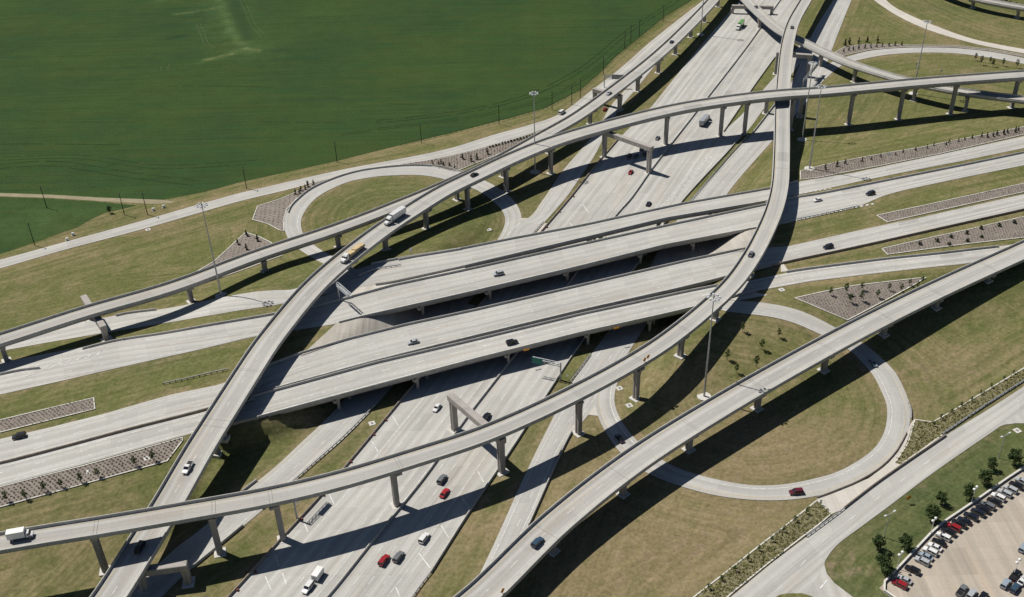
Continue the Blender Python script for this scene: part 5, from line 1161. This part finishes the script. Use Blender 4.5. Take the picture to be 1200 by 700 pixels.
def vehicle(kind, px, aim, color, label, on=ter, lift=0.15, group=None, sc_=0.87, raise_=0.6):
    """aim: photo pixel the nose points at, or 1/-1 for along a flyover"""
    if isinstance(on, str):
        p, a = deck_point(on, px[0], px[1] + 1.0); 
        if aim == -1: a += math.pi
        z = p[2] + 0.02
    else:
        p = land(px[0], px[1], lambda x, y: on(x, y) + raise_); a = heading(px, aim, on); z = float(on(p[0], p[1])) + lift
    t = thing(NAMES[kind], label, {'sedan': 'car', 'suv': 'car', 'pickup': 'pickup', 'van': 'van'}[kind], (p[0], p[1], z), a, group); t.scale = (sc_,) * 3
    put_parts(t, KINDS[kind], CNAME[color]); return t
up_ = lambda px: (px[0] + 40, px[1] - 54); dn_ = lambda px: (px[0] - 40, px[1] + 54)
def er(px): return (px[0] + 50, px[1] - 12)
def el_(px): return (px[0] - 50, px[1] + 12)
GA = 'vehicles on the lower freeway'
for k, px, d, c, lb in [('sedan', (512, 478), dn_, 'white', 'white car on the freeway left of the straddle beam column'), ('suv', (570, 489), up_, 'black', 'dark SUV half hidden by straddle beam on the freeway'), ('suv', (518, 562), up_, 'grey', 'dark grey SUV just ahead of a red car near the flyover shadow'), ('sedan', (521, 578), up_, 'crimson', 'bright red car just above the flyover shadow on the freeway'), ('suv', (497, 631), up_, 'white', 'white SUV just below the flyover shadow on the freeway'), ('suv', (450, 657), up_, 'red', 'dark red SUV beside a grey car at the bottom of the freeway'), ('suv', (467, 653), up_, 'grey', 'grey SUV right beside the dark red one at the bottom'), ('suv', (361, 689), dn_, 'white', 'white SUV towing a white box trailer at the bottom'),
        ('sedan', (760, 239), up_, 'navy', 'dark car alone on the upper freeway above the overpasses'), ('sedan', (739, 202), dn_, 'red', 'red car at the lower edge of the flyover shadow, upper freeway'), ('suv', (737, 184), dn_, 'black', 'leftmost dark car of the bunch under the upper straddle beam'), ('sedan', (745, 183), dn_, 'black', 'second dark car of the bunch under the upper straddle beam'), ('sedan', (752, 174.5), dn_, 'black', 'uppermost dark car of the bunch under the upper straddle beam'), ('suv', (755.5, 181), dn_, 'black', 'dark car right behind the upper straddle column'), ('sedan', (770.5, 162), dn_, 'grey', 'grey car just right of the upper straddle beam')]:
    vehicle(k, px, d(px), c, lb, group=GA)
GE = 'vehicles on the crossing highway'
for k, px, d, c, lb in [('suv', (584, 321), el_, 'silver', 'silver SUV on the second overpass from the top'), ('sedan', (484, 401), el_, 'silver', 'pale car on the third overpass from the top'), ('suv', (600, 401.5), er, 'black', 'black car on the lowest overpass'), ('suv', (22.5, 511.5), el_, 'black', 'black SUV below the short curbed bed at left edge'), ('suv', (290, 469), er, 'silver', 'silver car in the flyover shade on the lowest left carriageway'), ('suv', (1020, 227), el_, 'navy', 'dark blue SUV on the upper right carriageway'), ('sedan', (958, 234.5), el_, 'white', 'white car beside the S-curved flyover shadow on the upper right carriageway'), ('suv', (970.5, 289.5), el_, 'navy', 'dark car alone on the middle right carriageway')]:
    vehicle(k, px, d(px), c, lb, emb, group=GE)
vehicle('pickup', (220.5, 549), -1, 'white', 'white pickup with dark bed on the lower left flyover', 'F2')
vehicle('suv', (164, 643), -1, 'black', 'black SUV in shade at the bottom left flyover', 'F2')
vehicle('sedan', (556, 205), 1, 'black', 'black car on the wide flyover above the left loop', 'F2')
vehicle('suv', (630, 636.5), 1, 'blue', 'blue SUV on the wide flyover at the bottom', 'F4')
vehicle('sedan', (880, 298), 1, 'grey', 'dark car with pale roof on the bend of the S-curved flyover', 'F1')
vehicle('sedan', (928, 32), 1, 'grey', 'dark car at the top of the S-curved flyover', 'F1')
vehicle('sedan', (886, 8), -1, 'grey', 'grey car on the narrow flyover at the top', 'F5')
vehicle('sedan', (713.5, 109.5), -1, 'silver', 'silver car on the straight left flyover near its top', 'F3')
vehicle('sedan', (787, 49), 1, 'blue', 'blue car on the straight left flyover close to the top edge', 'F3')
vehicle('sedan', (726, 514), (706, 489), 'navy', 'dark car in shadow on the left side of the right loop')
vehicle('sedan', (1023, 425.5), (1040, 448), 'lightblue', 'pale blue car at the shadow edge under the wide flyover on the loop')
vehicle('suv', (933, 577), (900, 580), 'maroon', 'maroon SUV at the bottom of the right loop')
vehicle('van', (658.5, 132), (690, 112), 'white', 'white van on the outer frontage road beside the left flyover')
vehicle('sedan', (709, 128), (730, 98), 'red', 'dark red car on the ramp below the left flyover')
vehicle('sedan', (957, 93), (970, 78), 'silver', 'silver car on the ramp under the upper flyovers')

def box_truck(loc, rz, label):
    t = thing('box_truck', label, 'truck', loc, rz); t.scale = (0.81,) * 3
    b = bmesh.new(); bx(b, -4.0, 1.4, -1.22, 1.22, 1.0, 3.6); bmesh.ops.bevel(b, geom=b.edges[:], offset=0.05, affect='EDGES'); bm_obj('cargo_box', b, M_WHITE, t)
    b = bmesh.new(); prism(b, [(1.6, .6, 1), (3.6, .6, .95), (3.6, 1.25, .95), (2.95, 1.45, 1), (2.5, 2.35, .9), (1.6, 2.4, .92)], 2.2); o = link('cab', bmm('cab', b, [M_CAR], 0.06), t); o.color = (.75, .75, .74, 1)
    b = bmesh.new(); prism(b, [(2.02, 1.5, 1.01), (2.95, 1.5, .99), (2.55, 2.25, .93), (2.02, 2.25, .94)], 2.2); link('windows', bmm('windows', b, [M_GLASS]), t)
    b = bmesh.new(); bx(b, -3.9, 3.4, -.45, .45, .55, .98); bm_obj('chassis', b, M_BLACK, t)
    for x in (-2.6, 2.7):
        for y in (-.98, .98): o = link('wheel', WHB, t); o.location = (x, y, .5)
    return t
p, a = deck_point('F1', 26, 630.5); box_truck((p[0], p[1], p[2] + .02), a, 'white box truck at the left end of the S-curved flyover')
def semi(loc, rz, label, trailer=True, tcol=(.7, .7, .7), ccol=(.75, .75, .74), sides=None, L=12.5):
    t = thing('articulated_truck', label, 'truck', loc, rz); t.scale = (0.88,) * 3
    b = bmesh.new(); prism(b, [(3.0, .6, 1), (6.6, .6, .8), (6.7, 1.3, .78), (6.4, 1.75, .82), (5.2, 1.9, .95), (4.85, 2.75, .9), (4.3, 3.3, .9), (3.0, 3.5, .95)], 2.4); o = link('cab', bmm('cab', b, [M_CAR], 0.07), t); o.color = (*ccol, 1)
    b = bmesh.new(); prism(b, [(4.3, 1.95, .99), (5.22, 1.98, .96), (4.92, 2.72, .92), (4.3, 2.75, .93)], 2.42); link('windows', bmm('windows', b, [M_GLASS]), t)
    b = bmesh.new(); bx(b, -L + 4.2, 4.2, -.5, .5, .8, 1.15); bm_obj('chassis', b, M_BLACK, t)
    b = bmesh.new()
    if trailer: bx(b, -L + 2.6, 2.4, -1.28, 1.28, 1.18, 4.0); bmesh.ops.bevel(b, geom=b.edges[:], offset=0.06, affect='EDGES')
    else: bx(b, -L + 2.6, 2.4, -1.28, 1.28, 1.18, 1.42); bx(b, 2.3, 2.4, -1.2, 1.2, 1.42, 2.9)
    o = bm_obj('trailer', b, M_CAR if trailer else M_GREY, t); o.color = (*tcol, 1)
    for x in (-L + 3.6, -L + 4.8, 2.2, 3.3, 5.9):
        for y in (-1.0, 1.0): o = link('wheel', WHB, t); o.location = (x, y, .5)
    return t
p, a = deck_point('F2', 463, 258); semi((p[0], p[1], p[2] + .02), a + math.pi, 'white articulated lorry on the wide flyover above the left loop', L=9.5)
p, a = deck_point('F2', 412, 301); tr = semi((p[0], p[1], p[2] + .02), a + math.pi, 'white-cab flatbed truck carrying tan load on wide flyover', False, L=11.5)
b = bmesh.new()
for i, (x0, x1, h) in enumerate([(-8.6, -6.2, .9), (-6.1, -3.4, 1.15), (-3.3, -1.9, 1.3), (-1.8, 0.2, 1.0), (0.3, 2.1, 1.2)]):
    for k in range(3): bx(b, x0, x1, -1.2, 1.2, 1.43 + k * h / 3 + .01, 1.43 + (k + 1) * h / 3 - .03)
ld = bm_obj('lumber_stack', b, M_TAN); ld.location = tr.location; ld.rotation_euler = tr.rotation_euler; ld.scale = tr.scale; tag(ld, 'tan stacked load of timber on the flatbed truck', 'timber load')
g = land(867, 33); semi((g[0], g[1], .15), heading((867, 33), (852, 50), ter), 'lorry with bright green trailer and white cab at the top of the freeway', tcol=CNAME['green'], L=9.8)
g = land(826, 144); semi((g[0], g[1], .15), heading((826, 144), (840, 127), ter), 'grey lorry on the upper freeway between two piers', tcol=(.36, .38, .42), ccol=(.25, .03, .03), L=10.0)
g = land(372.5, 673.5, lambda x, y: ter(x, y) + 1); t = thing('box_trailer', 'white box trailer pulled by the white SUV', 'trailer', (g[0], g[1], .15), heading((372, 673), (361, 689), ter)); t.scale = (0.87,) * 3
b = bmesh.new(); bx(b, -2.1, 2.1, -1.1, 1.1, .55, 2.6); bmesh.ops.bevel(b, geom=b.edges[:], offset=0.07, affect='EDGES'); bm_obj('cargo_box', b, M_WHITE, t)
b = bmesh.new(); bx(b, 2.0, 3.2, -.06, .06, .5, .6); bm_obj('drawbar', b, M_BLACK, t)
for y in (-1.1, 1.1): o = link('wheel', WH, t); o.location = (-.2, y, .33)

row = [((470, 625), 'suv', 'red', 'bright red SUV at the lower end of the parked row by wall'), ((500, 597), 'sedan', 'silver', 'silver car just above the red SUV at the lower end of the row'), ((546, 541), 'suv', 'black', 'black SUV standing apart between two gaps in the parked row'), ((603, 490), 'suv', 'silver', 'silver estate car first above the gap in the parked row'), ((625, 460), 'sedan', 'lightblue', 'pale silver car second above the gap in the parked row'), ((650, 432), 'suv', 'white', 'white car third above the gap in the parked row'), ((678, 405), 'sedan', 'white', 'white car fourth above the gap in the parked row'), ((703, 378), 'sedan', 'black', 'single black car between two white cars in the parked row'), ((727, 346), 'suv', 'white', 'white SUV just below the black car next to dark red one'), ((757, 318), 'suv', 'black', 'black SUV directly below the dark red car in the row'), ((787, 291), 'suv', 'red', 'dark red SUV in the middle of the parked row'), ((820, 270), 'suv', 'black', 'first dark car above the dark red one in the parked row'), ((852, 252), 'sedan', 'navy', 'second dark car above the dark red one in the parked row'), ((888, 228), 'suv', 'navy', 'third dark car above the dark red one in the parked row'), ((930, 205), 'suv', 'navy', 'fourth dark car above the dark red one in the parked row'), ((960, 186), 'suv', 'black', 'fifth dark car above the dark red one in the parked row'), ((988, 164), 'suv', 'grey', 'charcoal SUV sixth above the dark red one in the parked row'), ((1024, 141), 'suv', 'black', 'black SUV right before the white car in upper parked row'), ((1048, 114), 'suv', 'white', 'white SUV between black and silver cars in upper parked row'), ((1087, 91), 'suv', 'silver', 'silver SUV after the white one in the upper parked row'), ((1120, 68), 'suv', 'silver', 'second silver SUV after the white one in the upper parked row'), ((1154, 46), 'suv', 'black', 'black car near the right edge in the upper parked row'), ((1188, 22), 'suv', 'silver', 'silver car cut by the right edge in the upper parked row')]
for (x, y), k, c, lb in row:
    px = (960 + x / 5, 560 + y / 5); vehicle(k, px, (px[0] - 9, px[1] - 4.6), c, lb, group='parked row along the car park wall', sc_=0.83)
for (x, y), k, c, lb, aim in [((836, 662), 'pickup', 'grey', 'dark pickup at the bottom of the car park', (6, -8)), ((893, 683), 'suv', 'silver', 'silver car right of the dark pickup at the bottom', (6, -8)), ((958, 700), 'suv', 'black', 'black car at the very bottom edge of the car park', (6, -8)), ((1148, 572), 'pickup', 'black', 'black pickup in the inner group of parked cars', (7, -9)), ((1092, 622), 'suv', 'lightblue', 'pale blue car in the inner group beside the black pickup', (7, -9)), ((1147, 648), 'suv', 'blue', 'dark blue SUV lowest in the inner group', (7, -9)), ((1190, 604), 'sedan', 'white', 'white car of the inner group at the right edge', (7, -9)), ((1197, 412), 'suv', 'lightblue', 'pale car alone at the right edge of the car park', (7, -9))]:
    px = (960 + x / 5, 560 + y / 5); vehicle(k, px, (px[0] + aim[0], px[1] + aim[1]), c, lb, group='cars parked inside the car park', sc_=0.83)
flush_marks()
